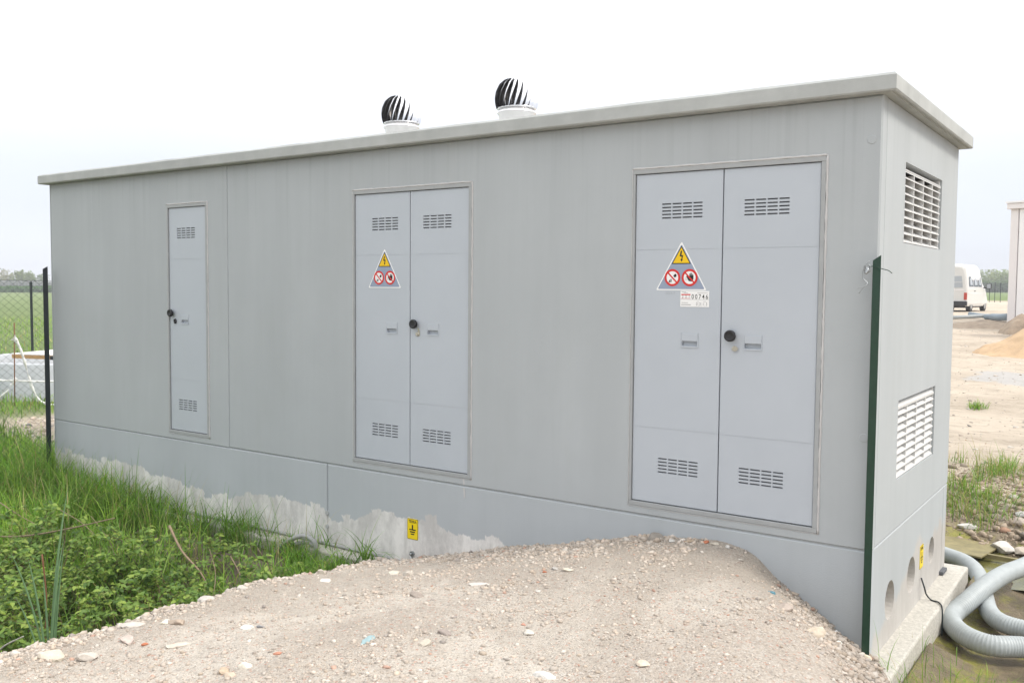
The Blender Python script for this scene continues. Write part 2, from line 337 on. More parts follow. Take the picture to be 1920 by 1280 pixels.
def tube(pts, rad, seg=10, closed_ends=True):
    """sweep; rad scalar or list. returns verts, faces"""
    P = [Vector(p) for p in pts]; n = len(P); V = []; F = []
    t0 = (P[1] - P[0]).normalized(); up = Vector((0, 0, 1)) if abs(t0.z) < .9 else Vector((1, 0, 0))
    nrm = (up - t0 * up.dot(t0)).normalized()
    for i in range(n):
        t = (P[min(i + 1, n - 1)] - P[max(i - 1, 0)]).normalized(); nrm = (nrm - t * nrm.dot(t)).normalized(); bn = t.cross(nrm)
        r = rad[i] if isinstance(rad, (list, tuple)) else rad
        for k in range(seg):
            an = 2 * math.pi * k / seg; V.append(P[i] + nrm * (math.cos(an) * r) + bn * (math.sin(an) * r))
    for i in range(n - 1):
        for k in range(seg):
            a0 = i * seg + k; a1 = i * seg + (k + 1) % seg; F.append((a0, a0 + seg, a1 + seg, a1))
    if closed_ends: F.append(tuple(range(seg))); F.append(tuple(reversed(range((n - 1) * seg, n * seg))))
    return V, F
def tube_obj(name, pts, rad, m, parent=None, seg=10): 
    V, F = tube(pts, rad, seg); return py_mesh(name, V, F, m, parent, True)
def catmull(P, n):
    P = [Vector(p) for p in P]; P = [P[0] * 2 - P[1]] + P + [P[-1] * 2 - P[-2]]; out = []
    for i in range(1, len(P) - 2):
        for k in range(n):
            t = k / n; a, b, c, d = P[i - 1:i + 3]
            out.append(.5 * ((2 * b) + (c - a) * t + (2 * a - 5 * b + 4 * c - d) * t * t + (3 * b - a - 3 * c + d) * t ** 3))
    out.append(P[-2]); return out
def resample(P, step):
    d = [0.]
    for i in range(1, len(P)): d.append(d[-1] + (P[i] - P[i - 1]).length)
    n = int(d[-1] / step); D = np.linspace(0, d[-1], n + 1); A = np.array([tuple(p) for p in P])
    return [Vector((float(np.interp(x, d, A[:, 0])), float(np.interp(x, d, A[:, 1])), float(np.interp(x, d, A[:, 2])))) for x in D]
def lathe(name, prof, m, parent=None, seg=32, smooth=True, loc=(0, 0, 0)):
    V = []; F = []
    for r, z in prof:
        for k in range(seg): an = 2 * math.pi * k / seg; V.append((loc[0] + r * math.cos(an), loc[1] + r * math.sin(an), loc[2] + z))
    for i in range(len(prof) - 1):
        for k in range(seg): a0 = i * seg + k; a1 = i * seg + (k + 1) % seg; F.append((a0, a1, a1 + seg, a0 + seg))
    return py_mesh(name, V, F, m, parent, smooth)

# panel with pockets. fr(a,b,d) maps in-plane coordinates and depth (positive = into the wall) to the world
def front(a, b, d): return (a, d, b)
def endw(a, b, d): return (-d, a, b)
def rect(a0, a1, b0, b1): return [(a0, b0), (a1, b0), (a1, b1), (a0, b1)]
def circ(a, b, r, n=28, ry=None): return [(a + r * math.cos(2 * math.pi * k / n), b + (ry or r) * math.sin(2 * math.pi * k / n)) for k in range(n)]
def panel(name, fr, a0, a1, b0, b1, d0, thick, m, parent=None, holes=(), ch=.008):
    """holes: (loop, depth, floor_material_index)"""
    bm = bmesh.new(); out = rect(a0, a1, b0, b1); inn = rect(a0 + ch, a1 - ch, b0 + ch, b1 - ch)
    iv = [bm.verts.new(fr(a, b, d0)) for a, b in inn]; ov = [bm.verts.new(fr(a, b, d0 + ch)) for a, b in out]; bv = [bm.verts.new(fr(a, b, d0 + thick)) for a, b in out]
    edges = [bm.edges.new((iv[i], iv[(i + 1) % 4])) for i in range(4)]; hv = []
    for loop, dep, mi in holes:
        vs = [bm.verts.new(fr(a, b, d0)) for a, b in loop]; edges += [bm.edges.new((vs[i], vs[(i + 1) % len(vs)])) for i in range(len(vs))]; hv.append((vs, loop, dep, mi))
    bmesh.ops.triangle_fill(bm, edges=edges, use_beauty=True, use_dissolve=False)
    for i in range(4):
        j = (i + 1) % 4; bm.faces.new((iv[i], iv[j], ov[j], ov[i])); bm.faces.new((ov[i], ov[j], bv[j], bv[i]))
    bm.faces.new(bv)
    for vs, loop, dep, mi in hv:
        ws = [bm.verts.new(fr(a, b, d0 + dep)) for a, b in loop]; n = len(vs)
        for i in range(n):
            f = bm.faces.new((vs[i], vs[(i + 1) % n], ws[(i + 1) % n], ws[i])); f.material_index = 2 if mi in (2, 3) else 0
        f = bm.faces.new(ws); f.material_index = min(mi, 2)
    return bm_obj(name, bm, m, parent)
def flat(name, fr, loop, d, m, parent=None, th=.0006):
    """thin printed shape / plate: a solid with real (small) thickness standing on depth d"""
    n = len(loop); V = [fr(a, b, d - th) for a, b in loop] + [fr(a, b, d) for a, b in loop]
    F = [tuple(range(n))] + [(i, (i + 1) % n, n + (i + 1) % n, n + i) for i in range(n)]
    bm = bmesh.new(); vs = [bm.verts.new(v) for v in V]
    for f in F: bm.faces.new([vs[i] for i in f])
    o = bm_obj(name, bm, m, parent, recalc=False)
    me = o.data; 
    return o
def multi_flat(name, fr, loops, d, m, parent=None, th=.0006):
    bm = bmesh.new()
    for loop in loops:
        n = len(loop); vs = [bm.verts.new(fr(a, b, d - th)) for a, b in loop]; ws = [bm.verts.new(fr(a, b, d)) for a, b in loop]
        bm.faces.new(vs)
        for i in range(n): bm.faces.new((vs[i], vs[(i + 1) % n], ws[(i + 1) % n], ws[i]))
    return bm_obj(name, bm, m, parent, recalc=False)
def ringband(name, fr, a, b, r0, r1, d, m, parent=None, th=.0006, n=36):
    V = []; F = []
    for k in range(n):
        c, s = math.cos(2 * math.pi * k / n), math.sin(2 * math.pi * k / n)
        V += [fr(a + r0 * c, b + r0 * s, d - th), fr(a + r1 * c, b + r1 * s, d - th), fr(a + r1 * c, b + r1 * s, d), fr(a + r0 * c, b + r0 * s, d)]
    for k in range(n):
        i = 4 * k; j = 4 * ((k + 1) % n)
        F += [(i, i + 1, j + 1, j), (i + 1, i + 2, j + 2, j + 1), (i + 3, i, j, j + 3)]
    return py_mesh(name, V, F, m, parent)
def text_obj(name, s, size, fr, a, b, d, m, parent=None, bold=0., align='CENTER', sx=1.):
    cu = bpy.data.curves.new(name, 'FONT'); cu.body = s; cu.size = 1; cu.align_x = align; cu.align_y = 'CENTER'; cu.offset = bold; cu.resolution_u = 3
    o = bpy.data.objects.new('tmp_text', cu); COL.objects.link(o); dg = bpy.context.evaluated_depsgraph_get()
    me = bpy.data.meshes.new_from_object(o.evaluated_get(dg)); COL.objects.unlink(o); bpy.data.objects.remove(o); bpy.data.curves.remove(cu)
    for v in me.vertices: v.co = fr(a + v.co.x * size * sx, b + v.co.y * size, d - .0006)
    me.materials.clear(); me.materials.append(m); me.name = name
    return link(bpy.data.objects.new(name, me), parent)

# ------------------------------------------------------------ the ground sheet
def axis(lo, hi, step, far_lo, far_hi, g=1.13):
    c = list(np.arange(lo, hi + 1e-6, step)); s = step; x = c[-1]
    while x < far_hi: s *= g; x += s; c.append(x)
    s = step; x = lo; l = []
    while x > far_lo: s *= g; x -= s; l.append(x)
    return np.array(l[::-1] + c)
gx = axis(-6.2, 1.6, .032, -2500, 2500, 1.10); gy = axis(-4.1, 5.2, .034, -1500, 3000, 1.10)
GX, GY = np.meshgrid(gx, gy, indexing='ij'); GZ = height(GX, GY)
near = (1 - sstep(14, 40, np.hypot(GX, GY)))
gw = is_gravel(GX, GY)
slope = sstep(-.3, .3, (GX + .35) - np.clip(-GY, 0, 9) * .62) * gw
GZ += near * (.02 + .03 * (1 - gw)) * (fbm(GX * 2.2, GY * 2.2, 3, 3) - .5) + near * gw * (.010 + .05 * slope) * (fbm(GX * 11, GY * 11, 3, 9) - .5) + near * gw * (slope + np.exp(-((GX + 3.4) / .3) ** 2)) * .07 * (fbm(GX * 4.5, GY * 4.5, 3, 19) - .5) \
    + near * (1 - gw) * .03 * (fbm(GX * 7, GY * 7, 3, 5) - .5) + (1 - near) * sstep(60, 30, np.hypot(GX, GY)) * .12 * (fbm(GX * .7, GY * .7, 4, 6) - .5)
GZ += near * gw * .028 * (fbm(GX * 3.1 + 7, GY * 2.2, 4, 44) - .5); rim = np.exp(-((GX + 3.5) / .14) ** 2) * gw * (GY < -.4); GZ += rim * .09 * (fbm(GX * 9, GY * 9, 3, 29) - .35)
# keep the sheet below the foundation slab and cabin floor
und = (GX > -9.06) & (GX < .13) & (GY > -.26) & (GY < 2.54)
und2 = (GX > -8.85) & (GX < -.1) & (GY > .15) & (GY < 2.3)
GZ = np.where(und2, np.minimum(GZ, -.9), GZ)
pit = (GX > -.02) & (GX < .17) & (GY > .12) & (GY < 2.6); GZ = np.where(pit, np.minimum(GZ, -.93), GZ)
ramp_ = np.interp(GX, [.13, .20, .5], [-.862, -.885, -1.0]) ; rz = (GX > .145) & (GX < .5) & (GY > -.1) & (GY < 3.1); rw = (1 - sstep(.95, 1.2, GY)) + sstep(2.25, 2.5, GY); GZ = np.where(rz, np.maximum(GZ, ramp_ * rw + -1.05 * (1 - rw)), GZ)
ledge = (GX > -9) & (GX < -3.9) & (GY > -.24) & (GY < .1); GZ = np.where(ledge & (fbm(GX * 1.3, GY * 1.3, 2, 31) > .38), np.minimum(GZ, -.86), GZ)
nx, ny = GX.shape; V = np.stack([GX.ravel(), GY.ravel(), GZ.ravel()], 1)
I = np.arange(nx * ny).reshape(nx, ny); T = np.stack([I[:-1, :-1].ravel(), I[1:, :-1].ravel(), I[1:, 1:].ravel(), I[:-1, 1:].ravel()], 1)
# surface cover weights: r gravel, g grass, b mud
BR = np.arctan2(GX - CAM.x, GY - CAM.y)           # compass bearing of the ground, used to lay out the fields
grass = np.zeros_like(GX)
leftside = sstep(-9.0, -11.0, GX) if False else (1 - sstep(-11.5, -9.5, GX))
d_l = np.hypot(GX + 9, GY)
field = (1 - sstep(-13.5, -12.2, GX + 0.35 * GY * 0)) * np.ones_like(GX)
bank = (1 - gw) * (1 - sstep(-.05, .1, GY)) * (GX < -3) * sstep(-12.5, -11.5, GX)
sandp = np.exp(-(((GX + 11.6) / 1.6) ** 2 + ((GY - 1.4) / 1.5) ** 2) ** 2)
grass = np.clip(field * (1 - sandp) + bank * .75, 0, 1)
rightfar = sstep(88, 100, GY) * (GX > -60)
earth_zone = (GX > -9) & (GY > 2) | ((GX / np.maximum(GY + 6, 1) > -.55) & (GY > 2))
grass = np.where(earth_zone & (GX / np.maximum(GY + 6, 1) > -.75), rightfar, grass)
pitw = sstep(-3.4, -.2, GX) * (1 - sstep(4.0, 5.0, GY + .4 * (fbm(GX * 1.4, GY * 1.4, 3, 8) - .5))) * sstep(-.55, -.05, GY - (GX < .2) * 0 + .25 * (GX > .3)) * sstep(-.55, -.75, GZ) * (1 - gw)
mud = np.clip(pitw, 0, 1)
loose = np.clip(gw * (1.1 * slope + .85 * sstep(-1.25, -.15, GY + .35 * (fbm(GX * 1.7, GY * 1.7, 3, 61) - .5)) + .5 * np.exp(-((GX + 3.3) / .35) ** 2) + .35 * (fbm(GX * 1.1, GY * 1.1, 3, 62) > .56)), 0, 1)
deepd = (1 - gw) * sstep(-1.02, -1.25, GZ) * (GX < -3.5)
cov = np.stack([gw.ravel(), grass.ravel(), mud.ravel()], 1)
m_ground = bpy.data.materials.new('ground_cover'); m_ground.use_nodes = True; nt = m_ground.node_tree; b = nt.nodes['Principled BSDF']
at = N(nt, 'ShaderNodeAttribute', attribute_name='tint'); sp = N(nt, 'ShaderNodeSeparateColor'); nt.links.new(at.outputs['Color'], sp.inputs[0])
P = N(nt, 'ShaderNodeNewGeometry').outputs['Position']
# earth / gravel fines
g1 = noise_at(nt, P, 1.1, 6, .6); g2 = noise_at(nt, P, 55, 5, .75); g3 = noise_at(nt, P, 9, 5, .6)
grav = mixc(nt, maprange(nt, g1, .40, .60, 0, 1), (.44, .378, .318), (.585, .527, .455))
grav = mixc(nt, maprange(nt, g3, .48, .70, 0, .6), grav, (.33, .28, .235))
grav = mixc(nt, maprange(nt, g2, .35, .75, 0, .5), grav, (.57, .52, .46))
vo = N(nt, 'ShaderNodeTexVoronoi'); vo.inputs['Scale'].default_value = 95; nt.links.new(P, vo.inputs['Vector'])
vsep = N(nt, 'ShaderNodeSeparateColor'); nt.links.new(vo.outputs['Color'], vsep.inputs[0])
dk = N(nt, 'ShaderNodeMath', operation='GREATER_THAN'); dk.inputs[1].default_value = .80; nt.links.new(vsep.outputs[0], dk.inputs[0])
grav = mixc(nt, N_mul(nt, dk.outputs[0], .35), grav, (.22, .20, .185))
lk = N(nt, 'ShaderNodeMath', operation='GREATER_THAN'); lk.inputs[1].default_value = .84; nt.links.new(vsep.outputs[1], lk.inputs[0])
grav = mixc(nt, N_mul(nt, lk.outputs[0], .5), grav, (.62, .59, .54))
lk = N(nt, 'ShaderNodeMath', operation='GREATER_THAN'); lk.inputs[1].default_value = .965; nt.links.new(vsep.outputs[2], lk.inputs[0])
grav = mixc(nt, N_mul(nt, lk.outputs[0], .55), grav, (.48, .20, .13))
at2 = N(nt, 'ShaderNodeAttribute', attribute_name='soil'); sp2 = N(nt, 'ShaderNodeSeparateColor'); nt.links.new(at2.outputs['Color'], sp2.inputs[0])
lsoil = mixc(nt, maprange(nt, g2, .3, .7, 0, 1), (.28, .24, .20), (.45, .40, .34))
grav = mixc(nt, N_mul(nt, sp2.outputs[0], .75), grav, lsoil)
# open site earth
e1 = noise_at(nt, P, .35, 7, .65, (1, 1.6, 1)); e2 = noise_at(nt, P, 2.6, 7, .7, (1, 2.4, 1)); e3 = noise_at(nt, P, 9, 6, .7)
earth = mixc(nt, maprange(nt, e1, .40, .62, 0, 1), (.55, .475, .385), (.43, .365, .29))
earth = mixc(nt, maprange(nt, e2, .5, .68, 0, .8), earth, (.30, .25, .195))
earth = mixc(nt, maprange(nt, e3, .5, .8, 0, .5), earth, (.62, .55, .45))
ps = N(nt, 'ShaderNodeVectorMath', operation='SUBTRACT'); nt.links.new(P, ps.inputs[0]); ps.inputs[1].default_value = (-.85, 17.2, 0)
psc = N(nt, 'ShaderNodeVectorMath', operation='MULTIPLY'); nt.links.new(ps.outputs[0], psc.inputs[0]); psc.inputs[1].default_value = (.75, .62, 0)
pl = N(nt, 'ShaderNodeVectorMath', operation='LENGTH'); nt.links.new(psc.outputs[0], pl.inputs[0])
pa = N(nt, 'ShaderNodeMath', operation='ADD'); nt.links.new(pl.outputs['Value'], pa.inputs[0]); nt.links.new(maprange(nt, noise_at(nt, P, .9, 5, .6), .2, .8, -.5, .5), pa.inputs[1])
earth = mixc(nt, maprange(nt, pa.outputs[0], .85, 1.0, .85, 0), earth, mixc(nt, maprange(nt, e2, .4, .6, 0, 1), (.40, .395, .385), (.47, .46, .45)))
col = mixc(nt, sp.outputs[0], earth, grav)
# grass: fields and the soil under the blades
r1 = noise_at(nt, P, .12, 6, .6); r2 = noise_at(nt, P, 7, 6, .75); r3 = noise_at(nt, P, 1.2, 5, .6, (1, 1, 1))
fld = mixc(nt, maprange(nt, r1, .35, .65, 0, 1), (.125, .175, .055), (.155, .205, .07))
fld = mixc(nt, maprange(nt, r2, .42, .7, 0, .7), fld, (.075, .125, .032)); fld = mixc(nt, maprange(nt, r3, .5, .75, 0, .6), fld, (.19, .22, .09))
soil = mixc(nt, maprange(nt, r2, .35, .7, 0, 1), (.045, .036, .022), (.13, .10, .06))
cd = N(nt, 'ShaderNodeSeparateXYZ'); nt.links.new(P, cd.inputs[0])
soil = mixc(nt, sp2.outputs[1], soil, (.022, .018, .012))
farm = maprange(nt, cd.outputs['X'], -9.8, -13, 0, 1); farm2 = maprange(nt, cd.outputs['Y'], 40, 60, 0, 1)
mxf = N(nt, 'ShaderNodeMath', operation='MAXIMUM'); nt.links.new(farm, mxf.inputs[0]); nt.links.new(farm2, mxf.inputs[1])
gsoil = mixc(nt, mxf.outputs[0], soil, fld)
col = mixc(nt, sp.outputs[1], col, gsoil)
# wet mud with algae
w1 = noise_at(nt, P, 2.4, 5, .6); w2 = noise_at(nt, P, 12, 5, .7)
mudc = mixc(nt, maprange(nt, w1, .40, .56, 0, 1), (.13, .105, .065), (.24, .19, .125)); al = noise_at(nt, P, 2.1, 6, .72, (1.3, 1.0, 1))
mudc = mixc(nt, maprange(nt, al, .49, .60, 0, .85), mudc, (.29, .28, .055)); mudc = mixc(nt, maprange(nt, w2, .55, .75, 0, .6), mudc, (.13, .115, .055))
col = mixc(nt, sp.outputs[2], col, mudc)
nt.links.new(col, b.inputs['Base Color'])
nt.links.new(maprange(nt, sp.outputs[2], 0, 1, .92, .45), b.inputs['Roughness']); b.inputs['Specular IOR Level'].default_value = .25
bp = N(nt, 'ShaderNodeBump'); bp.inputs['Distance'].default_value = .016; bp.inputs['Strength'].default_value = 1
hs = N(nt, 'ShaderNodeMath', operation='ADD'); nt.links.new(g2, hs.inputs[0]); nt.links.new(N_mul(nt, vo.outputs['Distance'], -.6), hs.inputs[1])
nt.links.new(hs.outputs[0], bp.inputs['Height'])
bp2 = N(nt, 'ShaderNodeBump'); bp2.inputs['Distance'].default_value = .12; bp2.inputs['Strength'].default_value = .5; nt.links.new(e2, bp2.inputs['Height'])
nt.links.new(bp.outputs[0], bp2.inputs['Normal'])
mixn = N(nt, 'ShaderNodeMix', data_type='VECTOR'); nt.links.new(sp.outputs[0], mixn.inputs[0]); nt.links.new(bp2.outputs[0], mixn.inputs[4]); nt.links.new(bp.outputs[0], mixn.inputs[5])
nt.links.new(mixn.outputs[1], b.inputs['Normal'])
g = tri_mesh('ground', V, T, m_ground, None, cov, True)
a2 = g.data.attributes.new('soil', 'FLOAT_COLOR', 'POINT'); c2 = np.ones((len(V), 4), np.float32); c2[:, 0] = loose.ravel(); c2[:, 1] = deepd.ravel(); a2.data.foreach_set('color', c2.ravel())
tag(g, 'pale gravel ramp, weedy ditch and bare site earth round the cabin', kind='structure')
def G(x, y):
    """height of the built sheet"""
    i = int(np.clip(np.searchsorted(gx, x) - 1, 0, nx - 2)); j = int(np.clip(np.searchsorted(gy, y) - 1, 0, ny - 2))
    u = (x - gx[i]) / (gx[i + 1] - gx[i]); v = (y - gy[j]) / (gy[j + 1] - gy[j])
    return float((GZ[i, j] * (1 - u) + GZ[i + 1, j] * u) * (1 - v) + (GZ[i, j + 1] * (1 - u) + GZ[i + 1, j + 1] * u) * v)
def Ga(x, y):
    i = np.clip(np.searchsorted(gx, x) - 1, 0, nx - 2); j = np.clip(np.searchsorted(gy, y) - 1, 0, ny - 2)
    u = (x - gx[i]) / (gx[i + 1] - gx[i]); v = (y - gy[j]) / (gy[j + 1] - gy[j])
    return (GZ[i, j] * (1 - u) + GZ[i + 1, j] * u) * (1 - v) + (GZ[i, j + 1] * (1 - u) + GZ[i + 1, j + 1] * u) * v

# ------------------------------------------------------------ the cabin
L, D, WT, GZ_ = -8.94, 2.42, 2.582, -.071
cab = thing('transformer_cabin', 'long grey precast concrete transformer cabin with three grey doors on the front', 'electrical cabin', loc=(L / 2, D / 2, -.8))
def cp(o):
    o.parent = cab; o.matrix_parent_inverse = Matrix.Translation(-cab.location); return o
g0 = .0035
DH = (-.008, 2.256)
def wall_holes(ds): return [(rect(a, b, DH[0], DH[1]), .062, 1) for a, b in ds]
TH = .10
cp(panel('wall_panel', front, L + .02, -5.8405, GZ_ + g0, WT, 0, TH, [m_wall, m_dark], None, wall_holes([(-6.768, -6.136)]), .006))
cp(panel('wall_panel', front, -5.8385, 0, GZ_ + g0, WT, 0, TH, [m_wall, m_dark], None, wall_holes([(-4.205, -2.957), (-1.592, -.312)]), .010))
cp(panel('plinth_panel', front, L + .02, -4.528, -.83, GZ_ - g0, .002, TH, [m_plf], None, (), .007))
cp(panel('plinth_panel', front, -4.522, 0, -.83, GZ_ - g0, .002, TH, [m_plf], None, (), .007))
# corner strip at the left end
cp(bx('corner_strip', L, L + .016, 0, D, -.83, WT, m_wall, None, .003))
GR = [(.61, 1.79, 1.765, 2.27), (.61, 1.79, .255, .765)]
cp(panel('wall_panel', endw, TH + .004, D, GZ_ + g0, WT, .0, TH, [m_wall, m_dark, m_wall], None, [(rect(a, b, c, d), .085, 1) for a, b, c, d in GR], .006))
def hole(y, z, r): return (circ(y, z, r), .055, 2)
cp(panel('plinth_panel', endw, TH + .004, 2.27, -.83, GZ_ - g0, .002, TH, [m_ple, m_dark, m_pocket], None, [hole(.545, -.505, .125), hole(1.17, -.50, .125), hole(1.86, -.485, .10)], .006))
cp(panel('plinth_panel', endw, 2.276, D, -.83, GZ_ - g0, .002, TH, [m_ple, m_dark, m_pocket], None, (), .006))
cp(bx('rear_wall', L + .02, -TH - .002, D - .1, D - .003, -.83, WT - .001, m_wall, None, 0))
cp(bx('floor_slab', L + .02, -TH - .002, TH + .002, D - .11, -.2, -.1, m_bare, None, 0))
# roof slab: chamfered fascia, drip groove and underside
def roof():
    bm = bmesh.new(); ov = .087
    x0, x1, y0, y1 = L - ov, ov, -ov, D + ov
    prof = [(.0, WT), (.052, WT), (.056, WT + .007), (.064, WT + .007), (.068, WT), (.080, WT + .001), (ov, WT + .010), (ov, WT + .088), (ov - .012, WT + .104), (ov - .09, WT + .116)]
    rings = []
    for o_, z in prof:
        rings.append([bm.verts.new(v) for v in ((L - o_, -o_, z), (o_, -o_, z), (o_, D + o_, z), (L - o_, D + o_, z))])
    for a, b in zip(rings, rings[1:]):
        for i in range(4): bm.faces.new((a[i], a[(i + 1) % 4], b[(i + 1) % 4], b[i]))
    bm.faces.new(rings[-1]); bm.faces.new(rings[0])
    bmesh.ops.subdivide_edges(bm, edges=[e for e in bm.edges if abs(e.verts[0].co.x - e.verts[1].co.x) > 5], cuts=60, use_grid_fill=True)
    for v in bm.verts:
        if v.co.z > WT + .09: v.co.z += .004 * mnoise.noise(Vector((v.co.x * 2.3, v.co.y * 3, 0))) + .003 * mnoise.noise(Vector((v.co.x * 9, v.co.y * 3, 4)))
    return cp(bm_obj('roof_slab', bm, m_roof))
roof()
cp(bx('joint_filler', -5.8400, -5.8390, .007, .09, GZ_ + .01, WT - .001, m_wall, None)); cp(bx('joint_filler', L + .03, -.004, .012, .09, GZ_ - .0034, GZ_ + .0034, m_wall, None)); cp(bx('joint_filler', -.09, -.012, .112, D - .004, GZ_ - .0034, GZ_ + .0034, m_wall, None))
for a, b in ((-.058, 2.33), (-.055, .60)):   # round lifting-anchor plugs near the corner
    bm = bmesh.new(); lp = circ(a, b, .026, 24)
    vs = [bm.verts.new((x, .0002, z)) for x, z in lp]; ws = [bm.verts.new((a + (x - a) * .9, -.0028, b + (z - b) * .9)) for x, z in lp]
    for i in range(24): bm.faces.new((vs[i], vs[(i + 1) % 24], ws[(i + 1) % 24], ws[i]))
    bm.faces.new(ws); cp(bm_obj('anchor_plug', bm, m_wall))

def door_frame(a0, a1):
    z0, z1 = DH; w = .030
    bm = bmesh.new()
    y0, y1 = -.006, .05
    box(bm, a0 + .001, a1 - .001, y0, y1, z1 - w, z1 - .001, .002); box(bm, a0 + .001, a1 - .001, y0, y1, z0 + .001, z0 + w, .002)
    box(bm, a0 + .001, a0 + w * .62, y0, y1, z0 + w + .0005, z1 - w - .0005, .002); box(bm, a1 - w * .92, a1 - .001, y0, y1, z0 + w + .0005, z1 - w - .0005, .002)
    f = cp(bm_obj('door_frame', bm, m_frame))
    # smeared sealant bead round the frame
    pts = []; per = [((a0 - .004, z0), (a0 - .004, z1 + .006)), ((a0 - .004, z1 + .006), (a1 + .006, z1 + .006)), ((a1 + .006, z1 + .006), (a1 + .006, z0 - .004)), ((a1 + .006, z0 - .004), (a0, z0 - .006))]
    for k, (p, q) in enumerate(per):
        n = int(max(abs(q[0] - p[0]), abs(q[1] - p[1])) / .03) + 2; P = []; R = []
        for i in range(n):
            t = i / (n - 1); x = p[0] + (q[0] - p[0]) * t; z = p[1] + (q[1] - p[1]) * t
            P.append((x + rnd.uniform(-.0015, .0015), -.0005, z + rnd.uniform(-.0015, .0015))); base = (.0035, .008, .0075, .0025)[k]
            R.append(base * rnd.uniform(.75, 1.15))
        o = tube_obj('sealant_bead', P, R, m_seal, None, 8); cp(o); mw = o.matrix_world.copy(); o.parent = f; o.matrix_parent_inverse = Matrix.Identity(4)
    return f
def under(o, par):
    o.parent = par; o.matrix_parent_inverse = Matrix.Identity(4); return o
def vent_holes(a0, z0, w=.285, h=.10):
    hs = []; cw = (w - 3 * .009) / 4; rh = .0095; gap = (h - 5 * rh) / 4
    for i in range(4):
        for j in range(5):
            x = a0 + i * (cw + .009); z = z0 + j * (rh + gap); hs.append((rect(x, x + cw, z, z + rh), .010, 1))
    return hs
def leaf(a0, a1, va, ha, knob=None, lock=None, label=None, plain_handle=False):
    z0, z1 = .028, 2.222
    holes = vent_holes(va, 1.925) + vent_holes(va, .235)
    hw, hz0, hz1 = .108, 1.092, 1.124
    rr = .008
    def rrect(x0, x1, za, zb, r=.008):
        out = []
        for cx, cz, s in ((x1 - r, zb - r, 0), (x0 + r, zb - r, 1), (x0 + r, za + r, 2), (x1 - r, za + r, 3)):
            for k in range(4): an = (s + k / 3) * math.pi / 2; out.append((cx + r * math.cos(an), cz + r * math.sin(an)))
        return out
    seam = [rect(a0 + .004, a1 - .004, z, z + .0011) for z in (1.722, .533)]
    holes += [(s, .0003, 3) for s in seam]
    holes.append((rrect(ha, ha + hw, hz0, hz1), .022, 0))
    o = cp(panel('door_leaf', front, a0 + .0025, a1 - .0025, z0, z1, .006, .03, [m_leaf, m_mgrey, m_seam], None, holes, .003))
    if label: o['label'] = label
    # moulded rim under the grip and raised pad above it
    bm = bmesh.new(); lp = rrect(ha - .007, ha + hw + .007, hz0 - .010, hz0 - .0005, .004)
    n = len(lp); vs = [bm.verts.new((x, .0062, z)) for x, z in lp]; ws = [bm.verts.new((x, .0015, z)) for x, z in lp]
    for i in range(n): bm.faces.new((vs[i], vs[(i + 1) % n], ws[(i + 1) % n], ws[i]))
    bm.faces.new(ws)
    for x0, x1 in ((ha - .007, ha - .001), (ha + hw + .001, ha + hw + .007)):
        box(bm, x0, x1, .002, .0062, hz0 - .0004, hz1 + .055, .001)
    box(bm, ha - .0005, ha + hw + .0005, .0022, .0062, hz1 + .001, hz1 + .05, .001)
    under(bm_obj('grip_surround', bm, m_leaf), o)
    if knob:
        kx, kz = knob
        prof = [(.012, .006), (.012, -.012), (.034, -.013), (.037, -.019), (.0365, -.034), (.033, -.039), (.027, -.041), (.022, -.037), (.012, -.0365), (.0005, -.0365)]
        V = []; F = []; S = 28
        for r, y in prof:
            for k in range(S): an = 2 * math.pi * k / S; rr_ = r * (1.02 if k % 4 == 0 and r > .03 else 1); V.append((kx + rr_ * math.cos(an), y, kz + rr_ * math.sin(an)))
        for i in range(len(prof) - 1):
            for k in range(S): F.append((i * S + k, i * S + (k + 1) % S, (i + 1) * S + (k + 1) % S, (i + 1) * S + k))
        kn = py_mesh('knob', V, F, m_black, None, True); under(kn, o)
    if lock:
        kind, kx, kz = lock
        if kind == 'black':
            V = []; F = []; S = 20
            for r, y in ((.022, .006), (.022, -.006), (.018, -.010), (.010, -.010), (.009, -.004), (.0003, -.004)):
                for k in range(S): an = 2 * math.pi * k / S; V.append((kx + r * .8 * math.cos(an), y, kz + r * 1.15 * math.sin(an)))
            for i in range(5):
                for k in range(S): F.append((i * S + k, i * S + (k + 1) % S, (i + 1) * S + (k + 1) % S, (i + 1) * S + k))
            under(py_mesh('keyhole', V, F, m_black, None, True), o)
        else:
            V = []; F = []; S = 20
            for r, y in ((.017, .006), (.017, .0), (.014, -.004), (.0045, -.005), (.004, .0), (.0003, .0)):
                for k in range(S): an = 2 * math.pi * k / S; V.append((kx + r * math.cos(an), y, kz + r * math.sin(an)))
            for i in range(5):
                for k in range(S): F.append((i * S + k, i * S + (k + 1) % S, (i + 1) * S + (k + 1) % S, (i + 1) * S + k))
            under(py_mesh('keyhole', V, F, [m_brass], None, True), o)
            fl = flat('key_flap', front, [(kx + .002, kz + .050), (kx + .014, kz + .046), (kx + .026, kz + .014), (kx + .024, kz - .012), (kx + .012, kz - .02), (kx + .016, kz + .004), (kx + .004, kz + .02)] if kind == 'open'
                      else [(kx + .0, kz + .012), (kx + .02, kz + .012), (kx + .03, kz - .001), (kx + .012, kz - .018), (kx - .012, kz - .012)], .0045 if kind == 'open' else -.0055, m_brass, None, .002)
            under(fl, o)
    return o
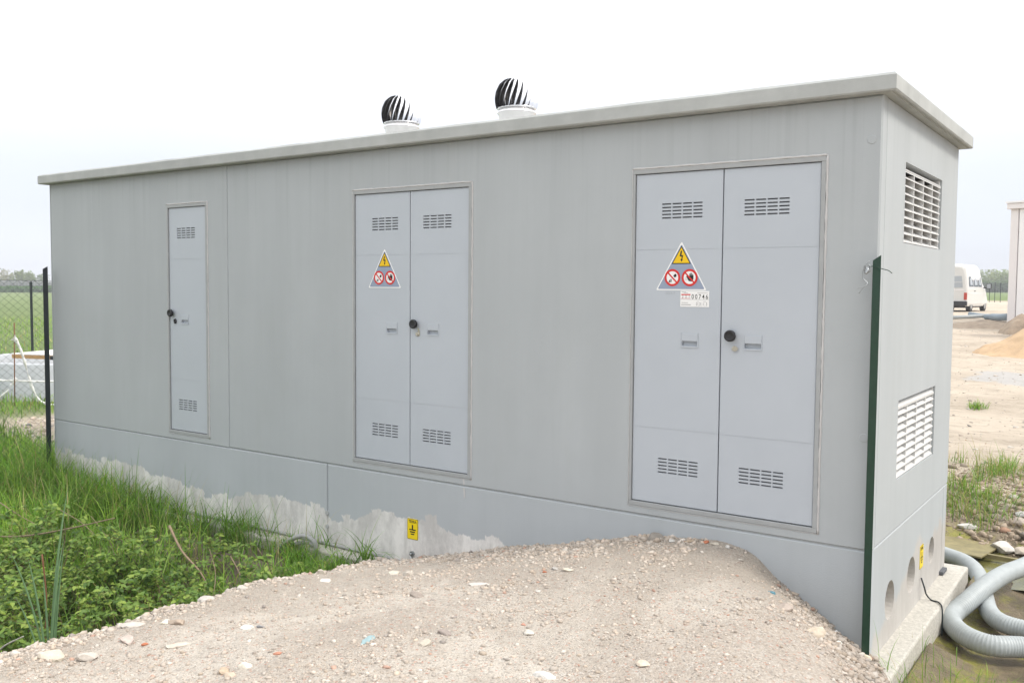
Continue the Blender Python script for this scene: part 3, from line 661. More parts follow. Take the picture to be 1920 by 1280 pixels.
# door 1 (single), door 2, door 3 (double)
door_frame(-6.768, -6.136); door_frame(-4.205, -2.957); door_frame(-1.592, -.312)
leaf(-6.748, -6.166, -6.62, -6.56, (-6.70, 1.19), ('black', -6.655, 1.11), 'narrow single grey door leaf at the left end')
leaf(-4.186, -3.582, -3.995, -3.83); leaf(-3.580, -2.986, -3.445, -3.395, (-3.52, 1.17), ('open', -3.50, 1.09))
leaf(-1.573, -.956, -1.38, -1.222); leaf(-.954, -.341, -.815, -.795, (-.88, 1.17), ('closed', -.86, 1.09))

o = multi_flat('paint_smear', front, [[(-3.035, -.012), (-3.02, -.012), (-3.012, -.055), (-3.026, -.062)], [(-3.028, -.085), (-3.012, -.083), (-3.008, -.15), (-3.02, -.17)]], .0, m_seal, None, .0008); cp(o)
# louvre grilles in the end wall
for (a, b, c, d) in GR:
    gr = bpy.data.objects.new('louvre_grille', None); link(gr); cp(gr); gr['label'] = 'upper louvre with dark gaps seen from below' if c > 1 else 'lower louvre whose blades show white'
    def gadd(o): return under(o, gr)
    bm = bmesh.new()
    xo, xi = -.012, -.07
    box(bm, xi, xo - .004, a + .001, a + .018, c + .001, d - .002); gadd(bm_obj('grille_side', bm, m_grille)); bm = bmesh.new(); box(bm, xi, xo - .004, b - .018, b - .001, c + .001, d - .002)
    gadd(bm_obj('grille_side', bm, m_grille))
    n = 10; p = (d - c - .055) / (n - 1)
    def blade(z, w, drop, name='slat', back=0):
        V = [(xi + back, z + drop), (xo + .006, z), (xo + .006, z - .007), (xi + back, z + drop - .004)]
        bm = bmesh.new(); r0 = [bm.verts.new((x, a + .019, zz)) for x, zz in V]; r1 = [bm.verts.new((x, b - .019, zz)) for x, zz in V]
        for i in range(4): bm.faces.new((r0[i], r0[(i + 1) % 4], r1[(i + 1) % 4], r1[i]))
        bm.faces.new(r0); bm.faces.new(r1[::-1]); gadd(bm_obj(name, bm, m_grille))
    for k in range(n):
        z = c + .012 + k * p; blade(z, 0, p * .80)
    bm = bmesh.new(); V = [(xi, d - .006), (xo + .004, d - .052), (xo + .004, d - .06), (xi, d - .014)]
    r0 = [bm.verts.new((x, a + .004, zz)) for x, zz in V]; r1 = [bm.verts.new((x, b - .004, zz)) for x, zz in V]
    for i in range(4): bm.faces.new((r0[i], r0[(i + 1) % 4], r1[(i + 1) % 4], r1[i]))
    bm.faces.new(r0); bm.faces.new(r1[::-1]); gadd(bm_obj('top_hood', bm, m_grille))
    for q in (1, 2, 3):
        yy = a + (b - a) * q / 4; o = bx('divider', xi, xo + .004, yy - .006, yy + .006, c + .003, d - .06, m_grille); gadd(o)

# foundation slab
bm = bmesh.new(); box(bm, L - .12, .15, -.20, 2.60, -1.05, -.765, .015)
bmesh.ops.subdivide_edges(bm, edges=[e for e in bm.edges if e.calc_length() > 1], cuts=40, use_grid_fill=True)
for v in bm.verts:
    q = v.co * 9; v.co += Vector((mnoise.noise(q), mnoise.noise(q + Vector((7, 3, 1))), mnoise.noise(q + Vector((1, 9, 4))) * .5)) * .006
fs = bm_obj('foundation_slab', bm, m_bare); tag(fs, 'pale rough concrete foundation slab showing below the end wall and front plinth', 'foundation')
o = bx('metal_block', -.03, .03, 2.20, 2.36, -.762, -.735, m_mgrey, None, .004); tag(o, 'small dark block on the slab at the far foot of the end wall', 'block')

# wind ventilators on the roof
def ventilator(x, y, label):
    t = thing('wind_ventilator', label, 'roof ventilator', 'spherical ventilators on the cabin roof', (x, y, 2.698))
    q = .755
    def sc(p): return [(r * q, z) for r, z in p]
    lathe('neck', sc([(.25, 0.0), (.215, .012), (.205, .02), (.205, .285), (.216, .288), (.216, .318), (.212, .32), (.212, .335), (.0, .335)]), m_neck, t, 40)
    lathe('neck_band', sc([(.2165, .296), (.228, .299), (.228, .309), (.2165, .312)]), m_neck, t, 40)
    lathe('rotor_core', sc([(.12, .336), (.135, .40), (.13, .50), (.09, .566), (.0, .572)]), m_inner, t, 24)
    lathe('top_cap', sc([(.118, .590), (.10, .598), (.05, .603), (.0, .604)]), m_chrome, t, 24)
    lathe('lower_rim', sc([(.205, .336), (.228, .338), (.230, .343), (.222, .347)]), m_chrome, t, 36)
    nv = 20
    def prof(s):
        A = np.array([(0, .226, .342), (.18, .243, .385), (.38, .2495, .435), (.58, .241, .487), (.78, .207, .548), (.92, .15, .588), (1, .11, .598)])
        return float(np.interp(s, A[:, 0], A[:, 1])) * q, float(np.interp(s, A[:, 0], A[:, 2]))
    V = []; F = []; ns, nc = 14, 8
    for i in range(ns + 1):
        s = i / ns; r, z = prof(s); tw = .46 * s
        for j in range(nc + 1):
            c_ = j / nc; an = tw + (c_ * 1.45 - .75) * 2 * math.pi / nv
            rr = r + (.010 * math.sin(c_ * math.pi * .62) - .080 * (1 - c_) ** 1.15) * (1 - .55 * s) * q * 1.2
            V.append((rr * math.cos(an), rr * math.sin(an), z))
    for i in range(ns):
        for j in range(nc): a0 = i * (nc + 1) + j; F.append((a0, a0 + 1, a0 + nc + 2, a0 + nc + 1))
    v0 = py_mesh('vane', V, F, m_chrome, t, True)
    for k in range(1, nv):
        c = v0.copy(); COL.objects.link(c); c.parent = t; c.rotation_euler = (0, 0, 2 * math.pi * k / nv)
    return t
ventilator(-4.74, 1.2, 'left and farther of the two shiny round wind ventilators on the roof')
ventilator(-3.385, 1.2, 'right and nearer of the two shiny round wind ventilators on the roof')

# ------------------------------------------------------------ signs
def warning_sign(cx, label, gap=.0):
    t = thing('warning_sign', label, 'sign', 'triangular electrical warning signs on the doors', (cx, 0, 1.455))
    def fr(a, b, d): return (a, d + .006, b)
    W, Hh = .352, .312
    def tri(s0, top, bot, cut=.012):
        return [(-s0 / 2 + cut * .3, bot), (s0 / 2 - cut * .3, bot), (s0 / 2, bot + .006), (.004, top), (-.004, top), (-s0 / 2, bot + .006)]
    flat('plate', fr, tri(W, Hh, 0), 0, m_white, t, .0015)
    flat('grey_field', fr, tri(W - .026, Hh - .018, .008), -.0015, m_signg, t)
    wt = flat('warning_triangle', fr, [(-.068, .172), (.068, .172), (.0, .290)], -.0021, m_ink, t)
    flat('yellow_field', fr, [(-.0585, .178), (.0585, .178), (.0, .279)], -.0027, m_yel, wt)
    flat('lightning_bolt', fr, [(-.004, .258), (.005, .258), (.001, .230), (.014, .228), (.006, .203), (.012, .203), (.002, .186), (-.006, .203), (.001, .205), (.003, .219), (-.012, .222)], -.0033, m_ink, wt)
    for sx in (-1, 1):
        x0, z0 = sx * .061, .083
        rg = ringband('prohibition_ring', fr, x0, z0, .042, .056, -.0029, m_red, t)
        flat('disc', fr, circ(x0, z0, .0435, 30), -.0021, m_white, rg)
        if sx < 0:
            multi_flat('bucket_and_flame', fr, [[(x0 + .006, z0 + .012), (x0 + .020, z0 + .026), (x0 + .030, z0 + .018), (x0 + .026, z0 + .004), (x0 + .014, z0 + .002)],
                [(x0 - .026, z0 - .028), (x0 - .018, z0 - .012), (x0 - .014, z0 - .020), (x0 - .010, z0 - .006), (x0 - .004, z0 - .018), (x0 - .004, z0 - .028), (x0 - .010, z0 - .018), (x0 - .016, z0 - .027)],
                [(x0 - .028, z0 - .033), (x0 - .006, z0 - .029), (x0 - .006, z0 - .026), (x0 - .028, z0 - .030)]], -.0027, m_ink, rg)
        else:
            multi_flat('raised_hand', fr, [[(x0 - .006, z0 - .022), (x0 + .018, z0 - .026), (x0 + .026, z0 - .012), (x0 + .027, z0 + .014), (x0 - .003, z0 + .010), (x0 - .016, z0 - .004)]] +
                [[(x0 + u, z0 + .008), (x0 + u + .006, z0 + .008), (x0 + u + .005, z0 + h_), (x0 + u + .001, z0 + h_)] for u, h_ in ((-.002, .026), (.005, .031), (.012, .030), (.019, .022))] +
                [[(x0 - .016, z0 - .004), (x0 - .024, z0 + .008), (x0 - .020, z0 + .012), (x0 - .006, z0 + .002)]], -.0027, m_ink, rg)
            multi_flat('motion_lines', fr, [[(x0 - .034, z0 + k), (x0 - .012, z0 + k + .003), (x0 - .012, z0 + k + .0045), (x0 - .034, z0 + k + .0015)] for k in (-.016, -.008, 0)], -.0027, m_ink2, rg)
        c, s = math.cos(math.radians(-45)), math.sin(math.radians(-45))
        flat('slash', fr, [(x0 + u * c - v * s, z0 + u * s + v * c) for u, v in ((-.045, -.0048), (.045, -.0048), (.045, .0048), (-.045, .0048))], -.0033, m_red, rg)
    return t
warning_sign(-3.855, 'triangular electrical warning sign on the middle double door')
warning_sign(-1.235, 'triangular electrical warning sign on the right double door above the number plate')
t = thing('number_plate', 'white plate reading 221 00746 under the triangle on the right double door', 'plate', None, (-1.138, 0, 1.40))
def frn(a, b, d): return (a, d + .006, b)
flat('plate', frn, rect(-.099, .101, -.052, .052), 0, m_white, t, .002)
multi_flat('red_bars', frn, [rect(-.092, -.028, .024, .031), rect(-.094, -.028, .0015, .0035)], -.002, m_red, t)
multi_flat('divider_line', frn, [rect(-.099, .101, -.0045, -.0035), rect(.028, .0285, -.05, -.02), rect(.050, .0505, -.05, -.02), rect(.072, .0725, -.05, -.02)], -.002, m_ink2, t)
for k, ch_ in enumerate('00746'): text_obj('digit', ch_, .044, frn, -.012 + .0245 * k, .013, -.002, m_ink, t, .004, sx=.78)
for k, ch_ in enumerate('221'): text_obj('digit', ch_, .026, frn, -.082 + .0225 * k, .013, -.002, m_ink2, t, .006, sx=.8)
for k, ch_ in enumerate('0213'): text_obj('digit', ch_, .027, frn, .017 + .0225 * k, -.034, -.002, m_ink2, t, .006, sx=.8)
multi_flat('small_print', frn, [rect(-.09, -.06, .042, .0445), rect(-.075, -.045, .037, .039), rect(.02, .09, .038, .040), rect(-.09, -.045, -.026, -.0235), rect(-.092, -.025, -.040, -.0365), rect(.015, .03, -.017, -.0155), rect(.06, .08, -.017, -.0155)], -.002, m_ink2, t)
o = text_obj('pencil_writing', 'SEZA P', .021, frn, -1.235 - .075, 1.435, .0002, m_penc, None, -.004, sx=1.1); tag(o, 'faint pencilled letters just under the right warning triangle', 'writing')
def terra(fr0, loc, label):
    t = thing('earth_sign', label, 'sign', None, loc)
    def rr(x0, x1, za, zb, r):
        out = []
        for cx, cz, s in ((x1 - r, zb - r, 0), (x0 + r, zb - r, 1), (x0 + r, za + r, 2), (x1 - r, za + r, 3)):
            for k in range(5): an = (s + k / 4) * math.pi / 2; out.append((cx + r * math.cos(an), cz + r * math.sin(an)))
        return out
    flat('plate', fr0, rr(-.058, .058, -.085, .085, .010), 0, m_yel2, t, .0016)
    flat('black_border', fr0, rr(-.0565, .0565, -.0835, .0835, .009), -.0016, m_ink, t, .0005)
    flat('yellow_field', fr0, rr(-.053, .053, -.080, .080, .007), -.0021, m_yel2, t, .0005)
    text_obj('lettering', 'TERRA', .032, fr0, 0, .060, -.0026, m_ink, t, .018, sx=.90)
    multi_flat('earth_symbol', fr0, [rect(-.007, .007, 0, .036), rect(-.034, .034, -.010, 0), rect(-.027, .027, -.028, -.018), rect(-.019, .019, -.046, -.036)], -.0026, m_ink, t)
terra(lambda a, b, d: (a, d + .002, b), (-3.545, 0, -.49), 'yellow TERRA earthing sign on the front plinth beside the gravel')
terra(lambda a, b, d: (-d - .002, a, b), (0, 1.50, -.45), 'yellow TERRA earthing sign on the end wall between two round holes')

# ------------------------------------------------------------ posts and fence
def angle_post(x, y, zb, zt, label, parent=None, w=.044, rz=0):
    bm = bmesh.new(); M = Matrix.Translation((x, y, 0)) @ Matrix.Rotation(rz, 4, 'Z')
    sh = [(-w / 2, -w / 2), (w / 2, -w / 2), (w / 2, -w / 2 + .005), (-w / 2 + .005, -w / 2 + .005), (-w / 2 + .005, w / 2), (-w / 2, w / 2)]
    r0 = [bm.verts.new(M @ Vector((p[0], p[1], zb))) for p in sh]; r1 = [bm.verts.new(M @ Vector((p[0], p[1], zt - .035 * max(0, (p[0] + w / 2) / w) - .03 * max(0, (p[1] + w / 2) / w)))) for p in sh]
    for i in range(6): bm.faces.new((r0[i], r0[(i + 1) % 6], r1[(i + 1) % 6], r1[i]))
    bm.faces.new(r0[::-1]); bm.faces.new(r1)
    return bm
t = thing('corner_post', 'dark green steel angle post standing against the near right corner of the cabin', 'post', None, (-.005, -.06, -.7))
def loc(o): o.matrix_parent_inverse = Matrix.Translation(-o.parent.location); return o
loc(bm_obj('post_angle', angle_post(-.002, -.055, -1.0, 1.665, '', rz=math.radians(118)), m_green, t))
# galvanised tie wire twisted round its head
P = catmull([(-.03, -.09, 1.63), (-.055, -.10, 1.60), (-.05, -.09, 1.565), (-.02, -.095, 1.575), (-.03, -.10, 1.61), (-.06, -.10, 1.58), (-.062, -.10, 1.535), (-.035, -.10, 1.505), (-.05, -.11, 1.485), (-.085, -.12, 1.475)], 8)
loc(tube_obj('tie_wire', P, .0028, m_wire, t, 6))
P = catmull([(-.04, -.09, 1.595), (.0, -.10, 1.60), (.045, -.10, 1.585), (.08, -.11, 1.575), (.10, -.11, 1.56)], 6); loc(tube_obj('tie_wire', P, .0022, m_green, t, 6))
P = catmull([(-.05, -.09, 1.60), (-.035, -.1, 1.58), (-.045, -.105, 1.56), (-.03, -.09, 1.60)], 6); loc(tube_obj('wire_knot', P, .008, m_wire, t, 8))
P = [(-.04, -.09, 1.50), (-.055, -.1, 1.48), (-.08, -.1, 1.445)]; loc(tube_obj('tie_wire', P, .0018, m_wire, t, 5))

fx, fy = -8.88, -.10; fd = Vector((-.20, -.98, 0)).normalized()
fence = thing('chain_link_fence', 'green chain link fence running forward from the left front corner of the cabin', 'fence', None, (fx, fy, -.8))
loc(bm_obj('fence_post', angle_post(fx, fy, -1.0, 1.665, '', w=.05, rz=math.radians(150)), m_gdark, fence))
e = Vector((fx, fy, 0)) + fd * 2.6
loc(bm_obj('fence_post', angle_post(e.x, e.y, -1.25, 1.66, '', w=.05, rz=math.radians(150)), m_gdark, fence))
VV = []; FF = []; cw_ = .044; ph = .040; nW = 58; nS = int(2.36 / ph)
for i in range(nW):
    pts = []
    for k in range(nS + 1):
        s = .02 + (i + ((k + i) % 2)) * cw_ + (.002 if (k + i) % 2 else -.002); z = 1.50 - k * ph
        q = Vector((fx, fy, 0)) + fd * s; sag = .012 * math.sin(s * 3.1) * math.sin((z + 1) * 2)
        pts.append((q.x + .003 * (1 if (k + i) % 2 else -1) + sag, q.y, z + .006 * math.sin(s * 4)))
    v, f = tube(pts, .0019, 4, False); o_ = len(VV); VV += v; FF += [tuple(a + o_ for a in q) for q in f]
ms = loc(py_mesh('chain_link_mesh', VV, FF, m_mesh, fence)); ms['kind'] = 'stuff'
for z in (1.505, -.72):
    loc(tube_obj('tension_wire', [(fx, fy, z), tuple(Vector((fx, fy, z - .004)) + fd * 1.3), tuple(Vector((fx, fy, z)) + fd * 2.6)], .0026, m_mesh, fence, 6))
# far field fence: posts with wires
far = thing('field_fence', 'distant dark wire fence post line crossing the green field', 'fence', None, (-29.5, 10.5, -.84))
fp = [(-29.5 + k * 1.0 * dx, 10.5 + k * dy, 0) for k in range(-2, 8) for dx, dy in ((-1.1, -2.3),)]
for k in (-4, -2, 0, 2, 4):
    x, y = -29.5 - .9 * k * 1.2, 10.5 - 2.2 * k * 1.2
    loc(bx('fence_post', x - .03, x + .03, y - .03, y + .03, G(x, y) - .2, G(x, y) + 2.40, m_gdark, far))
# ------------------------------------------------------------ corrugated hoses and conduits
def corrugated(name, pts, R, label, step=.0065, seg=24, grp=None):
    P = resample(catmull(pts, 12), step); rad = [R * (1.0, 1.0, .93)[i % 3] for i in range(len(P))]
    o = tube_obj(name, P, rad, m_hose, None, seg); tag(o, label, 'hose', grp)
    for p in o.data.polygons: p.use_smooth = True
    return o
corrugated('corrugated_hose', [(-1.1, 3.9, -.90), (-.5, 3.62, -.90), (-.152, 3.372, -.90), (.018, 3.236, -.90), (.145, 3.0, -.90), (.239, 2.689, -.915), (.308, 2.336, -.915), (.382, 2.006, -.915), (.474, 1.812, -.915), (.62, 1.735, -.915), (1.0, 1.72, -.91), (1.6, 1.9, -.90), (2.2, 2.0, -.86)], .066,
           'thinner grey hose coming from behind the cabin and passing under the other hose')
corrugated('corrugated_hose', [(1.5, 4.3, -.62), (.95, 3.75, -.68), (.65, 3.22, -.74), (.516, 2.882, -.77), (.411, 2.543, -.77), (.321, 2.152, -.79), (.245, 1.90, -.85), (.19, 1.76, -.895), (.19, 1.60, -.90), (.262, 1.404, -.90), (.38, 1.265, -.90), (.52, 1.225, -.90), (.70, 1.32, -.90), (1.1, 1.45, -.90), (1.8, 1.5, -.88)], .071,
           'thicker ribbed grey hose looping on the mud across the thinner hose')
P = catmull([(-8.7, -.07, -.75), (-7.5, -.06, -.755), (-6.3, -.07, -.75), (-5.2, -.06, -.745), (-4.55, -.055, -.75), (-4.0, -.05, -.75), (-3.7, -.045, -.755), (-3.50, -.04, -.78)], 8)
o = tube_obj('wall_conduit', P, .014, m_hoseD, None, 8); tag(o, 'thin grey conduit lying along the foot of the front wall', 'conduit')
P = catmull([(-4.92, -.28, -.88), (-4.83, -.26, -.79), (-4.71, -.25, -.71), (-4.56, -.24, -.655), (-4.46, -.23, -.68), (-4.43, -.22, -.74), (-4.47, -.21, -.84)], 8)
o = tube_obj('conduit_loop', P, .020, m_hoseD, None, 10); tag(o, 'grey flexible conduit arching out of the ground beside the front wall', 'conduit')
P = catmull([(-4.88, -.24, -.90), (-4.76, -.22, -.79), (-4.64, -.20, -.74), (-4.54, -.18, -.735), (-4.46, -.16, -.78)], 8)
o = tube_obj('conduit_loop', P, .018, m_hoseD, None, 10); tag(o, 'lower of the two conduit loops by the front wall, half hidden under the arching one', 'conduit')
P = catmull([(.006, 1.48, -.60), (.035, 1.45, -.66), (.04, 1.5, -.72), (.07, 1.52, -.76), (.13, 1.48, -.757), (.165, 1.4, -.78), (.175, 1.36, -.95)], 8)
o = tube_obj('earth_cable', P, .0055, m_gdark, None, 6); tag(o, 'thin dark cable dangling from the end wall below the yellow sign', 'cable')
t = thing('earth_lug', 'small steel bolt and washer low on the front plinth under the TERRA sign', 'bolt', None, (-3.545, 0, -.69))
V, F = tube([(0, .003, 0), (0, -.012, 0)], .022, 16); py_mesh('washer', V, F, m_wire, t)
tube_obj('bolt', [(0, -.01, 0), (0, -.03, 0)], .010, m_wire, t, 6); tube_obj('earth_wire', [(0, -.022, -.01), (.002, -.022, -.06), (0, -.02, -.12)], .005, m_wire, t, 6)
for z, a_ in ((-.50, .02), (-.62, .018)):
    V, F = tube([(-4.525, .004, z), (-4.525, -.006, z)], a_, 12); o = py_mesh('joint_plug', V, F, m_roof); cp(o)

# ------------------------------------------------------------ stones
ICO = None
def ico():
    bm = bmesh.new(); bmesh.ops.create_icosphere(bm, subdivisions=1, radius=1); bm.verts.ensure_lookup_table()
    v = np.array([tuple(x.co) for x in bm.verts]); f = np.array([[x.index for x in q.verts] for q in bm.faces]); bm.free(); return v, f
IV, IF = ico()
def pebbles(name, X, Y, Z, S, cols, label, sink=.36):
    n = len(X); base = IV[None] * (1 + rng.uniform(-.38, .34, (n, 12, 1))) + rng.uniform(-.12, .12, (n, 12, 3))
    sc = np.stack([rng.uniform(.8, 1.35, n), rng.uniform(.7, 1.1, n), rng.uniform(.42, .85, n)], 1)[:, None]
    v = base * sc * S[:, None, None]
    an = rng.uniform(0, 6.28, n); tl = rng.uniform(-.5, .5, n)
    c, s = np.cos(tl)[:, None], np.sin(tl)[:, None]; y = v[..., 1] * c - v[..., 2] * s; z = v[..., 1] * s + v[..., 2] * c
    c, s = np.cos(an)[:, None], np.sin(an)[:, None]; x = v[..., 0] * c - y * s; y2 = v[..., 0] * s + y * c
    V = np.stack([x + X[:, None], y2 + Y[:, None], z + (Z + S * (.5 - sink) * .6 + S * .05)[:, None]], -1).reshape(-1, 3)
    T = (IF[None] + (np.arange(n) * 12)[:, None, None]).reshape(-1, 3)
    o = tri_mesh(name, V, T, m_peb, None, np.repeat(cols, 12, 0)); tag(o, label, kind='stuff'); return o
PAL = np.array([(.50, .44, .38), (.45, .385, .32), (.52, .48, .43), (.34, .30, .26), (.29, .275, .255), (.60, .57, .52), (.45, .37, .29), (.42, .22, .155), (.23, .22, .215), (.50, .41, .34)])
PW = np.array([.26, .22, .13, .12, .05, .05, .10, .02, .015, .035]); PW = PW / PW.sum()
def pcol(n): 
    return np.clip(PAL[rng.choice(len(PAL), n, p=PW)] * rng.uniform(.85, 1.12, (n, 1)), .02, .8)
n = 120000; X = rng.uniform(-4.0, .9, n); Y = rng.uniform(-4.0, .05, n)
w = is_gravel(X, Y); shd = sstep(-.45, .0, X + .30 - np.clip(-Y, 0, 9) * .62); rimd = np.exp(-((X + 3.42) / .28) ** 2) + 1.1 * shd + .8 * sstep(-.9, -.25, Y) * (X < -1.0); clump = fbm(X * 3, Y * 3, 3, 12)
keep = rng.uniform(0, 1, n) < w * np.clip(.20 + .8 * rimd + 1.6 * (clump - .5), .10, 1); X, Y, rimd, shd = X[keep], Y[keep], rimd[keep], shd[keep]
S = .0030 * np.exp(rng.exponential(.46, len(X))); S = np.clip(S * (1 + .45 * np.clip(rimd, 0, 1) + .35 * shd), 0, .0145 + .010 * np.clip(rimd, 0, 1))
pc = .62 * pcol(len(X)) + .38 * np.array([[.47, .40, .335]]); pc = np.where(S[:, None] < .006, pc, pc * rng.uniform(.8, 1.15, (len(X), 1))); pc *= (1 - .25 * shd)[:, None]
pebbles('gravel', X, Y, Ga(X, Y), S, pc, 'loose pale pebbles and chips strewn over the gravel ramp')
# stones of the muddy bank and the bare site
n = 9000; X = rng.uniform(-1.2, 1.6, n); Y = rng.uniform(3.2, 6.4, n); w = sstep(3.9, 4.5, Y + .3 * X) * (1 - sstep(5.4, 6.4, Y)) * sstep(-.5, .1, X + .25 * (Y - 4))
keep = rng.uniform(0, 1, n) < w; X, Y = X[keep], Y[keep]; S = np.clip(.009 * np.exp(rng.exponential(.5, len(X))), 0, .05)
pebbles('bank_rubble', X, Y, Ga(X, Y), S, np.clip(.5 * pcol(len(X)) * np.array([[.85, .78, .70]]) + .5 * np.array([[.27, .22, .165]]), 0, 1), 'small brown rubble covering the bank beyond the hoses')
n = 2600; X = rng.uniform(-6, 2, n); Y = 6 + 30 * rng.uniform(0, 1, n) ** 1.6; S = np.clip(.008 * np.exp(rng.exponential(.5, n)), 0, .04)
pebbles('site_stones', X, Y, Ga(X, Y), S, np.clip(pcol(n) * .9, 0, 1), 'scattered small stones on the bare site earth')
n = 1100; X = rng.uniform(-12.6, -9.2, n); Y = rng.uniform(-.3, 3, n); S = np.clip(.010 * np.exp(rng.exponential(.6, n)), 0, .06)
pebbles('verge_stones', X, Y, Ga(X, Y), S, pcol(n), 'pale stones on the dry earth behind the chain link fence')

def rock_mesh(seed, sub=2, flatn=.6, rough=.25, elong=1.3):
    bm = bmesh.new(); bmesh.ops.create_icosphere(bm, subdivisions=sub, radius=1); r = random.Random(seed)
    # chip off a few planes so that it reads as a broken stone
    pl = [(Vector((r.gauss(0, 1), r.gauss(0, 1), r.gauss(0, 1))).normalized(), r.uniform(.42, .80)) for _ in range(10)]
    for v in bm.verts:
        q = v.co.copy()
        for nn, dd in pl:
            k = q.dot(nn) - dd
            if k > 0: q -= nn * k * .95
        q *= 1 + rough * .5 * mnoise.noise(q * 1.7 + Vector((seed, 0, 0))) + rough * .15 * mnoise.noise(q * 5 + Vector((0, seed, 0)))
        v.co = Vector((q.x * elong, q.y, q.z * flatn))
    return bm
def stone(name, x, y, size, color, label, cat='stone', grp=None, fl=.6, el=1.3, seed=None, rough=.25, sink=.3, rz=None, z=None, tilt=0., smooth=False):
    seed = seed if seed is not None else int(abs(x * 131 + y * 977) * 10) % 9999
    color = tuple(min(.62, c_ * .86) for c_ in color)
    key = 'stone_' + '_'.join(f'{int(c * 100)}' for c in color)
    m = bpy.data.materials.get(key) or mat(key, color, .9, bump=.003, bscale=60, var=.16, vscale=40)
    bm = rock_mesh(seed, 2, fl, rough, el); bmesh.ops.scale(bm, vec=(size, size, size), verts=bm.verts)
    o = bm_obj(name, bm, m, None, smooth, False); zz = G(x, y) if z is None else z
    o.location = (x, y, zz + size * fl * (1 - 2 * sink) * .5); o.rotation_euler = (tilt, tilt * .5, rz if rz is not None else random.Random(seed).uniform(0, 6.28))
    return tag(o, label, cat, grp)
cream = (.52, .47, .39); pale = (.54, .50, .45); tan = (.46, .38, .29); greyc = (.36, .34, .32); brick = (.46, .17, .09); white = (.62, .60, .56); pinkc = (.55, .42, .36)
GRP = 'single stones lying on the gravel ramp'
